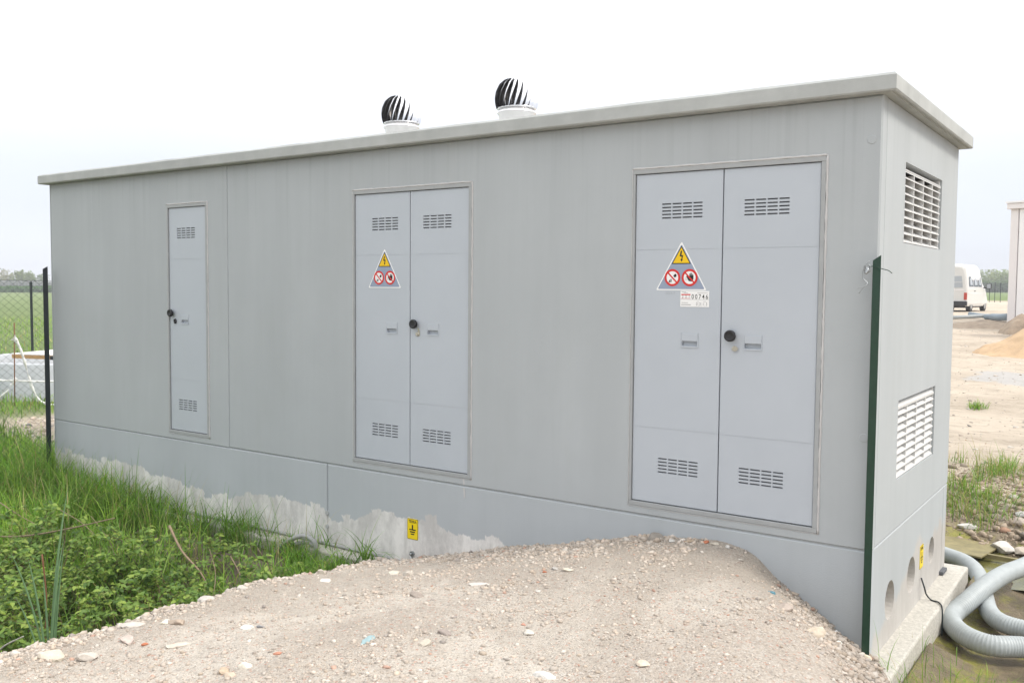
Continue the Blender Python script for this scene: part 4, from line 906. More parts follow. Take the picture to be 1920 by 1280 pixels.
SL = [(-1.36, -.07, .060, (.30, .27, .235), 'round brown stone on the crest of the gravel against the wall', .8, 1.1),
 (-1.22, -.10, .028, white, 'small flat white stone just right of the round stone on the crest', .4, 1.6),
 (-1.10, -.08, .030, (.46, .36, .26), 'brownish clod on the crest left of the orange brick chip', .5, 1.5),
 (-1.0, -.06, .024, brick, 'orange brick chip on the crest under the right door', .5, 1.4),
 (-.93, -.07, .030, cream, 'cream stone on the crest just right of the orange brick chip', .45, 1.6),
 (-.85, -.07, .022, white, 'small white chip at the right end of the crest', .6, 1.2),
 (-1.44, -2.18, .032, (.34, .29, .26), 'grey brown stone alone in the middle of the foreground gravel', .7, 1.3),
 (-1.43, -2.34, .034, cream, 'cream stone just in front of the grey brown one', .6, 1.2),
 (-2.07, -2.86, .040, (.70, .65, .55), 'pale shell-like stone, rightmost of the three touching stones near the bottom edge', .5, 1.1),
 (-2.13, -2.93, .036, (.48, .38, .28), 'rounded tan stone, leftmost of the three touching stones near the bottom edge', .7, 1.1),
 (-2.05, -2.965, .028, (.56, .46, .36), 'tan stone, lowest of the three touching stones near the bottom edge', .5, 1.3),
 (-3.16, -2.73, .050, pale, 'flat pale stone on the ditch rim below the shrubs', .4, 1.7),
 (-3.02, -2.64, .026, (.66, .62, .52), 'small cream stone right behind the flat pale stone on the ditch rim', .7, 1.1),
 (-2.96, -2.60, .040, (.42, .34, .27), 'brown stone partly sunk in the ditch rim', .6, 1.2),
 (-3.12, -3.20, .060, (.60, .54, .44), 'yellowish broken stone on the rim at the lower left', .6, 1.2),
 (-3.0, -3.10, .052, (.58, .53, .47), 'pale angular stone beside the yellowish one at the lower left', .6, 1.2),
 (-2.98, -2.88, .046, (.52, .44, .39), 'pinkish stone with a brick chip at its right on the left part of the ramp', .5, 1.4),
 (-2.86, -2.86, .018, brick, 'orange brick chip left of the long pale splinter', .6, 1.2),
 (-2.70, -2.78, .030, (.58, .52, .44), 'long pale splinter stone on the left part of the ramp', .3, 2.6),
 (-2.60, -2.42, .034, (.70, .68, .64), 'white oval stone by a dark chip in the left middle of the ramp', .45, 1.5),
 (-2.52, -2.40, .020, (.26, .26, .27), 'dark chip touching the white oval stone', .6, 1.2),
 (-2.92, -1.55, .036, (.66, .62, .56), 'flat white stone at the ramp edge below the grass', .35, 1.8),
 (-3.22, -1.95, .040, (.56, .52, .46), 'grey stone at the ramp edge where the shrubs end', .6, 1.2),
 (-3.24, -2.20, .050, (.50, .47, .43), 'larger grey stone at the ramp edge next to brown twigs', .6, 1.2),
 (-3.10, -1.42, .040, cream, 'upright cream stone at the ramp edge near the leaning brown stick', .9, .8),
 (-1.46, -.99, .034, (.64, .58, .48), 'flat triangular stone below the crest right of the yellow sign', .35, 1.4),
 (-1.57, -.97, .024, (.48, .46, .43), 'grey stone leaning on the flat triangular one', .6, 1.2),
 (-1.60, -1.04, .016, brick, 'reddish chip in front of the flat triangular stone', .6, 1.2),
 (-.26, -.72, .050, (.44, .37, .32), 'long brown stone lying on the right shoulder of the ramp', .5, 1.7),
 (-.06, -.84, .056, (.58, .50, .40), 'large rounded tan stone on the right shoulder of the ramp', .75, 1.1),
 (.015, -.14, .050, (.66, .58, .44), 'cream angular block at the foot of the corner post', .7, 1.1),
 (-.47, -1.97, .034, (.60, .52, .42), 'rounded stone low in the middle right of the ramp', .6, 1.2),
 (-.78, -2.30, .040, white, 'white broken stone at the bottom edge of the picture', .5, 1.5),
 (-2.06, -1.66, .040, (.34, .29, .25), 'elongated grey brown stone left of centre on the ramp', .35, 2.4),
 (-1.42, -1.38, .018, (.60, .57, .52), 'small pale stone between the two halves of the ramp crest', .6, 1.2),
 (-1.12, -1.93, .030, (.58, .54, .48), 'cream stone right of the foreground middle', .7, 1.1),
 (-1.2, -1.85, .015, (.50, .27, .2), 'pink chip left of the cream stone in the foreground', .6, 1.2),
 (-2.04, -2.70, .022, (.50, .24, .16), 'reddish chip in the left foreground', .5, 1.3),
 (-1.85, -1.35, .036, (.60, .56, .52), 'flat pale stone with a bluish tint on the upper ramp', .3, 1.9),
 (-2.75, -1.10, .040, (.62, .57, .48), 'pale stone by the wall at the left end of the gravel', .5, 1.4),
 (-2.60, -1.12, .046, (.58, .53, .46), 'bigger pale lump by the wall at the left end of the gravel', .7, 1.1)]
SX = {}
for x, y, s_, c, lab, fl, el_ in SL: stone('stone', x, y, s_, c, lab, 'stone', GRP, fl, el_, smooth=False)
o = stone('plastic_scrap', -1.74, -2.40, .032, (.30, .42, .44), 'pale blue scrap of plastic pressed into the ramp', 'scrap', None, .18, 2.6, rough=.9)
o = stone('plastic_scrap', -.43, -.44, .026, (.12, .26, .32), 'crumpled teal scrap on the right shoulder of the ramp', 'scrap', None, .5, 1.2, rough=.8)
o = stone('plastic_scrap', .0, -.62, .028, (.66, .70, .66), 'crumpled whitish wrapper beside the big tan stone', 'scrap', None, .5, 1.3, rough=.9)
o = stone('plastic_scrap', -.17, -.05, .016, (.72, .74, .85), 'tiny bright white scrap where the gravel meets the wall', 'scrap', None, .6, 1.2, rough=.8)
# rubble on the pit bank
GB = 'rocks on the muddy bank beyond the hoses'
for x, y, s_, c, lab, fl, el_ in [
 (-.12, 4.35, .085, (.62, .60, .56), 'white plaster lump at the far end of the end wall', .5, 1.5),
 (.22, 4.02, .12, (.60, .58, .52), 'big pale concrete lump behind the upper hose', .6, 1.3),
 (.42, 3.98, .11, (.46, .40, .33), 'tan rock touching the big pale concrete lump', .6, 1.2),
 (.02, 4.78, .075, (.33, .28, .23), 'brown rock at the waterline by the grass', .8, 1.1), (.10, 4.62, .065, (.30, .26, .21), 'brown rock below the one at the waterline', .8, 1.1),
 (.16, 4.85, .085, (.36, .31, .26), 'wide brown rock in the middle of the bank', .6, 1.4), (.30, 4.72, .07, (.50, .48, .47), 'rounded light grey rock in the bank', .6, 1.2),
 (.32, 4.55, .09, (.42, .36, .31), 'rounded brown rock under the light grey one', .7, 1.2), (.46, 4.6, .10, (.34, .30, .26), 'big dark rock at the right edge of the bank', .8, 1.1),
 (.18, 5.1, .05, (.48, .45, .41), 'small pale rock high on the bank', .7, 1.1), (.42, 4.95, .07, (.40, .35, .30), 'brown rock high on the bank at the right', .7, 1.2),
 (.40, 4.3, .09, (.28, .25, .21), 'dark wet rock low on the bank at the right edge', .7, 1.2)]:
    stone('rock', x, y, s_, c, lab, 'rock', GB, fl, el_)
bm = bmesh.new(); box(bm, -.55, .55, -.35, .35, -.008, .008, .002); o = bm_obj('plywood_sheet', bm, m_ply); o.location = (-.38, 3.85, -.90); o.rotation_euler = (-.05, .03, -.12); tag(o, 'muddy algae-stained plywood sheet lying in the wet pit', 'board')
bm = bmesh.new(); box(bm, -.30, .30, -.02, .02, -.02, .02, .002); o = bm_obj('wooden_batten', bm, m_ply); o.location = (.26, 3.66, -.93); o.rotation_euler = (0, .05, .1); tag(o, 'dark wet batten below the big pale lump', 'batten')
# thin film of standing water in the pit
PX = np.array([(.05 + .9 * math.cos(a_) * (1 + .15 * math.sin(3 * a_)), 3.5 + .75 * math.sin(a_) * (1 + .12 * math.cos(2 * a_)), -.972) for a_ in np.linspace(0, 6.28, 40)[:-1]])
m_water = mat('standing_water', (.14, .135, .045), .22, bump=.002, bscale=6, var=.4, vscale=4, spec=.5)
o = py_mesh('pit_water', list(PX), [tuple(range(len(PX)))], m_water); tag(o, 'shallow algae-green standing water in the pit', kind='structure')

# ------------------------------------------------------------ grass
def blades(name, X, Y, Z, Hh, W, cols, label, bend=.5, parent=None, tag_=True, seg=4):
    n = len(X); an = rng.uniform(0, 6.283, n); bd = np.abs(rng.normal(bend, bend * .5, n)); fa = an + rng.normal(0, .6, n) + 1.57
    dx, dy = np.cos(an), np.sin(an); wx, wy = np.cos(fa), np.sin(fa)
    V = np.zeros((n, 2 * seg + 1, 3)); tips = np.zeros((n, 2 * seg + 1))
    for k in range(seg + 1):
        t = k / seg; th = bd * t * 1.3; r = Hh * t
        hx = r * np.sin(th) * .8; hz = r * np.cos(th * .85); w = W * (1 - t ** 1.8) * .5 * (.6 + .9 * min(t * 3, 1) * .45)
        cx = X + dx * hx; cy = Y + dy * hx; cz = Z + hz
        if k < seg:
            V[:, 2 * k] = np.stack([cx - wx * w, cy - wy * w, cz], 1); V[:, 2 * k + 1] = np.stack([cx + wx * w, cy + wy * w, cz], 1)
            tips[:, 2 * k] = tips[:, 2 * k + 1] = t
        else: V[:, 2 * seg] = np.stack([cx, cy, cz], 1); tips[:, 2 * seg] = 1
    f = []
    for k in range(seg - 1): a0 = 2 * k; f += [(a0, a0 + 1, a0 + 3), (a0, a0 + 3, a0 + 2)]
    f.append((2 * seg - 2, 2 * seg - 1, 2 * seg)); f = np.array(f)
    T = (f[None] + (np.arange(n) * (2 * seg + 1))[:, None, None]).reshape(-1, 3)
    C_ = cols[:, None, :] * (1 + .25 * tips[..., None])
    o = tri_mesh(name, V.reshape(-1, 3), T, m_grass, parent, np.clip(C_.reshape(-1, 3), 0, 1))
    if tag_: tag(o, label, kind='stuff')
    return o
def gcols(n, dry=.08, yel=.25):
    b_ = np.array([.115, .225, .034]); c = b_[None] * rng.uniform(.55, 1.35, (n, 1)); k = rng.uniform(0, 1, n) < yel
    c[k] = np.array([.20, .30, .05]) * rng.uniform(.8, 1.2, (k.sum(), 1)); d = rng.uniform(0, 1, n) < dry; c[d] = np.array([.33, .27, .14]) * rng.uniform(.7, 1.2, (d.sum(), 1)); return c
def clumpy(c, X, Y, a=1.0):
    f = 1 + a * 1.5 * (fbm(X * 3.1, Y * 3.1, 3, 81) - .5); return c * f[:, None]  # sunlit clumps and darker hollows painted into the blade colour
# tall grass at the foot of the fence and wall
def scatter(n, x0, x1, y0, y1, dens):
    X = rng.uniform(x0, x1, n); Y = rng.uniform(y0, y1, n); k = rng.uniform(0, 1, n) < dens(X, Y); return X[k], Y[k]
def dn(X, Y):
    d = .30 + .9 * (fbm(X * 1.6, Y * 1.6, 3, 21) - .35)
    left = 1 - sstep(-7.2, -5.6, X)
    bare = np.exp(-(((X + 5.05) / .55) ** 2 + ((Y + .62) / .22) ** 2) ** 2)
    d = d + .55 * left; d *= 1 - .93 * bare; d *= 1 - .5 * sstep(-5.3, -4.2, X)
    d *= sstep(-3.1, -2.6, Y) * (1 + .3 * (Y < -.9)); d *= 1 - sstep(-.14, -.06, Y) * (X > -8.94); 
    d *= 1 - is_gravel(X, Y) ; return np.clip(d, 0, 1)
X, Y = scatter(44000, -11.5, -3.6, -2.9, .35, dn)
hb = .17 + .20 * (1 - sstep(-7.6, -5.8, X)) * sstep(-2.2, -.6, Y) + .34 * (fbm(X * 2.2, Y * 2.2, 3, 2) - .43)
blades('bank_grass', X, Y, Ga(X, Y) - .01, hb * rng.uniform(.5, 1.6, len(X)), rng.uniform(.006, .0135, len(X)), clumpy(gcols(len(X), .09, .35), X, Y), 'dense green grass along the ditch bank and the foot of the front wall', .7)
# tufts standing out of the bank
TX, TY, TH = [], [], []
for cx, cy, r, k, h in [(-8.5, -.2, .12, 60, .74), (-7.1, -.2, .12, 46, .66), (-6.35, -.2, .10, 40, .60), (-5.6, -.18, .08, 30, .60), (-5.1, -.16, .06, 20, .55), (-4.45, -.42, .16, 170, .28), (-4.2, -.50, .14, 120, .24), (-4.75, -.22, .10, 90, .34), (-5.45, -.22, .18, 200, .42), (-5.9, -.25, .15, 130, .44), (-3.98, -.38, .10, 60, .26), (-3.82, -.30, .05, 22, .40), (-4.5, -.10, .10, 26, .50), (-8.3, -.3, .3, 330, .56), (-7.6, -.28, .3, 260, .48), (-6.8, -.26, .25, 190, .44), (-4.1, -.75, .22, 260, .24), (-3.95, -.58, .1, 120, .2), (-4.35, -.85, .2, 200, .24), (-9.2, -.9, .4, 420, .5), (-8.6, -.75, .4, 420, .5)]:
    TX.append(rng.normal(cx, r * .5, k)); TY.append(np.minimum(rng.normal(cy, r * .4, k), -.05)); TH.append(h * rng.uniform(.5, 1.2, k))
TX, TY, TH = map(np.concatenate, (TX, TY, TH))
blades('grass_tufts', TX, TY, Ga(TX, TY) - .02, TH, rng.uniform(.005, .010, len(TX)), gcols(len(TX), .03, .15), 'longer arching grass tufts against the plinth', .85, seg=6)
X, Y = scatter(2600, -7.5, -3.85, -2.8, -.9, lambda X, Y: np.clip(1.4 * (fbm(X * 2.4, Y * 2.4, 3, 71) - .3), 0, 1) * (1 - is_gravel(X, Y)))
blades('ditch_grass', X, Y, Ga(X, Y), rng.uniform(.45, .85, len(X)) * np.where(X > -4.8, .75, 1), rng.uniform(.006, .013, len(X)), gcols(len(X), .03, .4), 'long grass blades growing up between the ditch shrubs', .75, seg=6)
# a spreading tuft under the TERRA sign
n = 24; X = rng.normal(-3.80, .04, n); Y = rng.normal(-.20, .03, n); blades('sign_tuft', X, Y, Ga(X, Y) - .01, rng.uniform(.24, .44, n), rng.uniform(.007, .011, n), gcols(n, 0, .1), 'arching grass tuft reaching up beside the TERRA sign', 1.0, seg=7)
# seed stalks
X, Y = scatter(420, -10.5, -4.3, -2.4, -.12, lambda X, Y: np.ones_like(X)); blades('grass_stalks', X, Y, Ga(X, Y), rng.uniform(.4, .66, len(X)), rng.uniform(.003, .006, len(X)), gcols(len(X), .5, .2), 'sparse tall seed stalks rising above the bank grass', .3)
# bank beyond the pit
X, Y = scatter(17000, -2.5, 1.6, 4.0, 6.3, lambda X, Y: np.clip((.25 + 2.2 * (fbm(X * 2.3, Y * 2.3, 3, 41) - .42)) * np.where(X < .08, 2.6, .5), 0, 1) * sstep(4.15, 4.7, Y))
blades('far_bank_grass', X, Y, Ga(X, Y) - .01, rng.uniform(.08, .30, len(X)), rng.uniform(.005, .010, len(X)), gcols(len(X), .30, .35), 'grass tufts on the bank between the pit and the bare site', .7)
X, Y = scatter(80, -1.0, .8, 5.2, 6.3, lambda X, Y: np.ones_like(X)); blades('far_bank_stalks', X, Y, Ga(X, Y), rng.uniform(.25, .52, len(X)), rng.uniform(.003, .005, len(X)), gcols(len(X), .75, .1), 'thin brown stalks above the far bank grass', .3)
# blades close to the lens at the lower right
X = np.concatenate([rng.normal(.16, .09, 60), rng.normal(.42, .18, 70), rng.uniform(.0, .9, 60)]); Y = np.concatenate([rng.normal(.12, .10, 60), rng.normal(.55, .12, 70), rng.uniform(.0, .9, 60)])
blades('pit_grass', X, Y, Ga(X, Y) - .01, rng.uniform(.07, .30, len(X)), rng.uniform(.003, .0065, len(X)), gcols(len(X), .15, .4), 'sparse grass sprouting from the mud at the foot of the ramp', .7)
# small isolated weed far on the site, verge grass behind the fence
n = 130; X = rng.normal(-1.12, .07, n); Y = rng.normal(11.6, .10, n); o = blades('weed_tuft', X, Y, Ga(X, Y), rng.uniform(.08, .22, n), rng.uniform(.008, .014, n), gcols(n, .1, .3), '', .7, tag_=False); tag(o, 'small green weed alone on the bare site earth', kind='stuff')
X, Y = scatter(16000, -22, -12.0, -.5, 7, lambda X, Y: np.clip((.5 + 1.2 * (fbm(X * .8, Y * .8, 3, 51) - .5)) * sstep(-12.3, -14.0, X + .3 * (Y - 1.5)), 0, 1))
blades('verge_grass', X, Y, Ga(X, Y) - .01, rng.uniform(.08, .30, len(X)), rng.uniform(.010, .018, len(X)), gcols(len(X), .12, .4), 'rough grass round the precast ring behind the fence', .6, seg=3)
X, Y = scatter(9000, -60, -20, 0, 30, lambda X, Y: np.ones_like(X)); blades('meadow_grass', X, Y, Ga(X, Y) - .02, rng.uniform(.12, .34, len(X)), rng.uniform(.02, .04, len(X)), np.clip(gcols(len(X), .1, .7) * 1.15, 0, 1), 'meadow grass of the field seen through the fence', .6, seg=3)

# ------------------------------------------------------------ leafy shrubs
def leaf_mesh():
    L_ = 1.0; prof = [(0, .0), (.18, .19), (.4, .27), (.65, .22), (.85, .10), (1, 0)]; V = []; F = []
    for t, w in prof:
        dz = -.22 * t * t
        V += [(-w, t * L_, dz + .10 * (w / .27)), (0, t * L_, dz), (w, t * L_, dz + .10 * (w / .27))]
    for i in range(len(prof) - 1):
        a0 = 3 * i; F += [(a0, a0 + 1, a0 + 4), (a0, a0 + 4, a0 + 3), (a0 + 1, a0 + 2, a0 + 5), (a0 + 1, a0 + 5, a0 + 4)]
    return np.array(V), np.array(F)
LV, LF = leaf_mesh()
single = {}
for i, c in enumerate([(.12, .205, .038), (.17, .265, .05), (.08, .15, .030), (.24, .33, .065)]):
    me = bpy.data.meshes.new('leaf'); me.from_pydata([tuple(v) for v in LV], [], [tuple(int(q) for q in f) for f in LF])
    me.polygons.foreach_set('use_smooth', [True] * len(me.polygons)); a_ = me.attributes.new('tint', 'FLOAT_COLOR', 'POINT'); a_.data.foreach_set('color', np.tile(np.array([*c, 1.]), len(LV))); me.materials.append(m_leafg); single[i] = me
def shrub(cx, cy, spread, hgt, nst, label, nsingle=45, seed=0, ls=.049):
    r = random.Random(seed); t = thing('leafy_shrub', label, 'shrub', 'leafy shrubs in the ditch', (cx, cy, G(cx, cy)))
    SV, SF = [], []; mats = []
    for s in range(nst):
        an = r.uniform(0, 6.28); ln = hgt * r.uniform(.7, 1.25); out = spread * r.uniform(.3, 1.0); bx0 = cx + r.uniform(-.12, .12); by0 = cy + r.uniform(-.12, .12); z0 = G(bx0, by0) - .02
        pts = []
        for k in range(9):
            u = k / 8; pts.append(Vector((bx0 + math.cos(an) * out * u ** 1.3 + r.uniform(-.012, .012), by0 + math.sin(an) * out * u ** 1.3 + r.uniform(-.012, .012), z0 + ln * (u - .28 * u * u * out / max(spread, .01)))))
        stems = [(pts, .004)]
        for q in range(r.randint(4, 6)):
            k0 = r.randint(2, 7); a2 = an + r.uniform(-1.4, 1.4); l2 = r.uniform(.10, .24); b_ = pts[k0]
            stems.append(([b_ + Vector((math.cos(a2) * l2 * u, math.sin(a2) * l2 * u, l2 * .6 * u * (1 - .35 * u))) for u in (0, .25, .5, .75, 1)], .0022))
        for pp, rad in stems:
            v, f = tube(pp, [rad * (1 - .7 * i / (len(pp) - 1)) for i in range(len(pp))], 4, False); o_ = len(SV); SV += v; SF += [tuple(a + o_ for a in q) for q in f]
            start = 4 if rad > .003 else 1
            for i in range(start, len(pp)):
                dirn = (pp[i] - pp[i - 1]).normalized(); ph = r.uniform(0, 3.14)
                offs = (0, 3.14) if i < len(pp) - 1 else (0, 1.57, 3.14, 4.71)
                for rep in range(2 if (rad > .003 or r.random() < .35) else 1):
                    base = pp[i].lerp(pp[i - 1], rep * .5)
                    for o2 in offs:
                        a3 = ph + rep * 1.57 + o2; side = Vector((math.cos(a3), math.sin(a3), r.uniform(.0, .45))).normalized(); fwd = (side * .85 + dirn * .30 + Vector((0, 0, r.uniform(-.75, .15)))).normalized()
                        upv = Vector((r.uniform(-.75, .75) + .25, r.uniform(-.75, .75) - .35, 1)).normalized(); xx = fwd.cross(upv).normalized(); zz = xx.cross(fwd)
                        sz = ls * r.uniform(.55, 1.2)
                        M = Matrix(((xx.x * sz, fwd.x * sz, zz.x * sz, base.x), (xx.y * sz, fwd.y * sz, zz.y * sz, base.y), (xx.z * sz, fwd.z * sz, zz.z * sz, base.z), (0, 0, 0, 1)))
                        mats.append((M, sz, base.z))
    inv = Matrix.Translation(-t.location)
    o = py_mesh('stems', SV, SF, m_stem, t); o.matrix_parent_inverse = inv
    key = [(-(CAM - m.translation).length + 1.2 * z + 6 * s) for m, s, z in mats]; order = sorted(range(len(mats)), key=lambda i: -key[i])
    for i in order[:nsingle]:
        o = bpy.data.objects.new('leaf', single[r.choice((0, 0, 1, 1, 2, 3))]); COL.objects.link(o); o.parent = t; o.matrix_parent_inverse = inv; o.matrix_basis = mats[i][0]
    rest = order[nsingle:]
    rest = [i for i in rest if mats[i][2] > t.location.z + .22 or i % 3 == 0]
    if rest:
        MA = np.array([np.array(mats[i][0]) for i in rest]); H4 = np.hstack([LV, np.ones((len(LV), 1))]); V = np.einsum('nij,vj->nvi', MA, H4)[..., :3]
        T = (LF[None] + (np.arange(len(rest)) * len(LV))[:, None, None]).reshape(-1, 3)
        pal = np.array([(.115, .20, .036), (.16, .25, .045), (.07, .135, .026), (.23, .31, .06)]); c = pal[rng.integers(0, 4, len(rest))] * rng.uniform(.8, 1.2, (len(rest), 1))
        o = tri_mesh('foliage', V.reshape(-1, 3), T, m_leafg, t, np.repeat(c, len(LV), 0), True); o.matrix_parent_inverse = inv; o['kind'] = 'stuff'
    return t
SH = [(-4.55, -2.35, .45, .62, 13, 'low leafy shrub right behind the blue-green reed blades'), (-4.05, -1.75, .40, .50, 13, 'leafy shrub touching the gravel rim in the middle of the ditch'),
      (-5.15, -2.0, .55, .66, 15, 'leafy shrub in the left of the ditch behind the reeds'), (-4.7, -1.45, .50, .58, 14, 'broad leafy shrub under the leaning brown stick'),
      (-5.9, -1.75, .60, .70, 15, 'leafy shrub at the left edge under the long pale branch'), (-5.5, -1.2, .50, .52, 13, 'leafy shrub between the reeds and the tall wall grass'),
      (-4.0, -1.15, .32, .40, 10, 'small shrub at the right end of the ditch by the twigs'), (-6.8, -1.5, .55, .62, 12, 'leafy shrub half buried in the tall grass at the far left'),
      (-4.4, -2.0, .35, .46, 10, 'shrub sprouting between the ramp and the broad shrub'),
      (-5.0, -.95, .35, .36, 8, 'thin shrub in front of the bare soil patch near the wall')]
SH += [(-6.3, -2.2, .6, .85, 16, 'tall shrub at the left edge level with the reed tips'), (-5.4, -2.6, .55, .80, 15, 'shrub filling the ditch straight behind the reed base'), (-3.95, -2.15, .28, .50, 9, 'small sprouting shrub at the gravel rim right of the reed')]
for i, (x, y, sp_, h, ns_, lab) in enumerate(SH): shrub(x, y, sp_ * 1.1, h * (1.12 if x < -4.8 or y < -2 else .95), ns_, lab, 42, 100 + i)
# blue-green reed
rbx, rby = -3.76, -2.88
t = thing('reed_plant', 'tall blue-green reed blades rising from the gravel rim at the left', 'reed plant', None, (rbx, rby, G(rbx, rby)))
m_reed = mat('reed_green', (.12, .215, .10), .5, var=.12, vscale=12)
for dx, dy, h, w, ex in [(.0, .0, 1.15, .013, .13), (.015, .01, .80, .012, .075), (-.01, .0, .74, .012, -.10), (.02, .0, .70, .011, .05), (-.02, .01, .78, .011, -.20), (.0, .02, .55, .012, .02), (-.03, .0, .52, .010, -.16), (.01, -.01, .86, .011, .10), (-.005, .01, .62, .012, -.03)]:
    V = []; F = []; n = 10; rx, ry = .82, .57
    for i in range(n):
        u = i / (n - 1); off = dx + ex * (.45 * u + .55 * u ** 2.2); ww = .62 * w * (.75 + .5 * u) * (1 - u ** 3.5)
        c = Vector((rx * off, ry * off + dy, h * u - .12 * abs(ex) * u ** 3)); V += [c + Vector((-rx * ww, -ry * ww, 0)), c + Vector((.3 * ww, -.4 * ww, 0)), c + Vector((rx * ww, ry * ww, 0))]
    for i in range(n - 1): a0 = 3 * i; F += [(a0, a0 + 1, a0 + 4, a0 + 3), (a0 + 1, a0 + 2, a0 + 5, a0 + 4)]
    py_mesh('blade', V, F, m_reed, t, True)
def stick(name, pts, r0, label, mt=m_stick):
    P = catmull(pts, 5); n = len(P); o = tube_obj(name, P, [r0 * (1 - .6 * i / n) * (1 + .12 * math.sin(i * 2.1)) for i in range(n)], mt, None, 6); tag(o, label, 'stick' if 'stick' in label else 'branch')
stick('dry_branch', [(-7.9, -1.42, -.90), (-7.35, -1.40, -.86), (-6.78, -1.42, -.755), (-6.16, -1.38, -.60), (-5.49, -1.4, -.41)], .010, 'long pale dry branch lying across the shrubs at the left')
stick('dry_branch', [(-7.9, -1.3, -.52), (-7.54, -1.3, -.59), (-7.15, -1.32, -.65), (-6.65, -1.3, -.73)], .006, 'thin pale branch slanting down at the left edge above the long one')
stick('dry_branch', [(-6.69, -1.2, -.55), (-6.35, -1.2, -.61), (-6.05, -1.22, -.69)], .004, 'short thin twig crossing the long pale branch')
stick('leaning_stick', [(-5.2, -1.1, -.49), (-5.01, -1.12, -.66), (-4.79, -1.1, -.81), (-4.62, -1.12, -.98)], .011, 'brown leaning stick poking out of the shrubs in the middle')
stick('leaning_stick', [(-4.75, -.85, -.72), (-4.5, -.95, -.82), (-4.3, -1.1, -.95)], .005, 'thinner brown stick just right of the leaning one')
stick('leaning_stick', [(-4.25, -.85, -.66), (-4.1, -.98, -.76), (-3.85, -1.15, -.82)], .004, 'thin pale stick near the ramp edge below the grass')
stick('water_stick', [(-4.30, -2.9, -.74), (-4.16, -2.92, -.66), (-4.0, -2.9, -.58)], .007, 'short pale stick over the dark water at the lower left', m_bare)
stick('leaning_stick', [(-5.1, -2.2, -.45), (-5.05, -2.2, -.8), (-5.08, -2.22, -1.1)], .006, 'upright reddish stick left of the reed blades', m_rust)
for k, (a_, b_, lab) in enumerate([((-6.2, -1.5, -.95), (-5.9, -1.6, -.40), 'bare brown twig standing up in the left shrubs'), ((-5.6, -1.3, -.95), (-5.75, -1.45, -.42), 'bare brown twig standing up left of the leaning stick'), ((-4.35, -1.35, -.95), (-4.55, -1.2, -.55), 'bare dark twig right of the leaning stick'), ((-4.1, -1.0, -.9), (-4.3, -.95, -.55), 'dark twig by the ramp edge under the grass')]):
    stick('twig', [a_, tuple((p + q) / 2 + .03 for p, q in zip(a_, b_)), b_], .004, lab)

# ------------------------------------------------------------ behind the fence: precast ring, board, tape
RX, RY, RR, RZ = -16.0, 4.55, 1.95, -.66
t = thing('concrete_well_ring', 'large grey precast concrete ring standing in the grass behind the fence', 'concrete ring', None, (RX, RY, RZ))
lathe('ring_wall', [(RR - .14, -.1), (RR - .14, .69), (RR - .11, .72), (RR - .02, .72), (RR, .69), (RR, -.15)], m_ring, t, 56)
lathe('bottom', [(RR - .15, .1), (0.01, .1)], m_dark, t, 40)
t = thing('formwork_board', 'white formwork panel with orange timber edge lying on top of the concrete ring', 'board', None, (-15.7, 4.25, RZ + .735))
t.rotation_euler = (.03, -.02, .12)
bx('board_face', -1.25, 1.25, -.60, .60, .075, .095, m_board, t, .003); bx('edge_timber', -1.25, 1.25, -.60, -.545, .003, .0745, m_wood, t, .004); bx('edge_timber', -1.25, 1.25, .545, .60, .003, .0745, m_wood, t, .004)
bx('edge_timber', -1.25, -1.20, -.54, .54, .003, .0745, m_wood, t, .004); bx('edge_timber', 1.20, 1.25, -.54, .54, .003, .0745, m_wood, t, .004)
bx('dark_clamp', -.05, .35, -.64, -.605, .0, .07, m_gdark, t, .004)
sxp, syp = -14.62, 2.41
zz = G(sxp, syp)
t = thing('marker_stake', 'thin rusty rebar stake with white tape knotted on it behind the fence', 'stake', None, (sxp, syp, zz))
tube_obj('rod', [(0, 0, -.1), (.02, .0, .6), (.05, 0, 1.42)], .009, m_rust, t, 6)
def ribbon(name, pts, w, par=None, tw=2.0):
    P = resample(catmull(pts, 8), .03); V = []; F = []
    for i, p in enumerate(P):
        a_ = tw * i * .03 * 2 + .5 * math.sin(i * .3); d = Vector((.82 * math.cos(a_), .57 * math.cos(a_), math.sin(a_) * .9)); ww = w * (1 + .15 * math.sin(i * .9)); q = d.cross(Vector((0, 0, 1))) * .002
        V += [p - d * ww / 2 - q, p + d * ww / 2 - q, p + d * ww / 2 + q, p - d * ww / 2 + q]
    for i in range(len(P) - 1):
        a0 = 4 * i
        for k in range(4): F.append((a0 + k, a0 + (k + 1) % 4, a0 + 4 + (k + 1) % 4, a0 + 4 + k))
    return py_mesh(name, V, F, m_tape, par, True)
o = ribbon('tape_knot', [(-.06, -.03, .36), (-.02, 0, .44), (.03, .01, .50), (.0, 0, .40), (-.05, -.02, .38)], .07, t, 6)
o = ribbon('tape_knot', [(-.01, -.02, 1.12), (.06, 0, 1.20), (.10, .01, 1.13), (.04, 0, 1.10)], .05, t, 6)
zt = zz
o = ribbon('white_tape', [(sxp + .05, syp, zt + 1.17), (sxp + .13, syp + .06, zt + .95), (sxp + .18, syp + .15, zt + .55), (sxp + .22, syp + .2, zt + .28), (sxp + .32, syp + .28, zt + .08), (sxp + .62, syp + .35, zt + .02), (sxp + 1.0, syp + .5, zt + .01)], .06, None, 1.5); tag(o, 'white tape hanging down from the stake top to the ground', 'tape')
o = ribbon('white_tape', [(sxp - 1.2, syp - 1.0, zt + .48), (sxp - .6, syp - .4, zt + .45), (sxp, syp, zt + .43), (sxp + .5, syp + .4, zt + .42), (sxp + 1.4, syp + 1.0, zt + .46)], .035, None, .4); tag(o, 'white tape stretched level across the stake at mid height', 'tape')
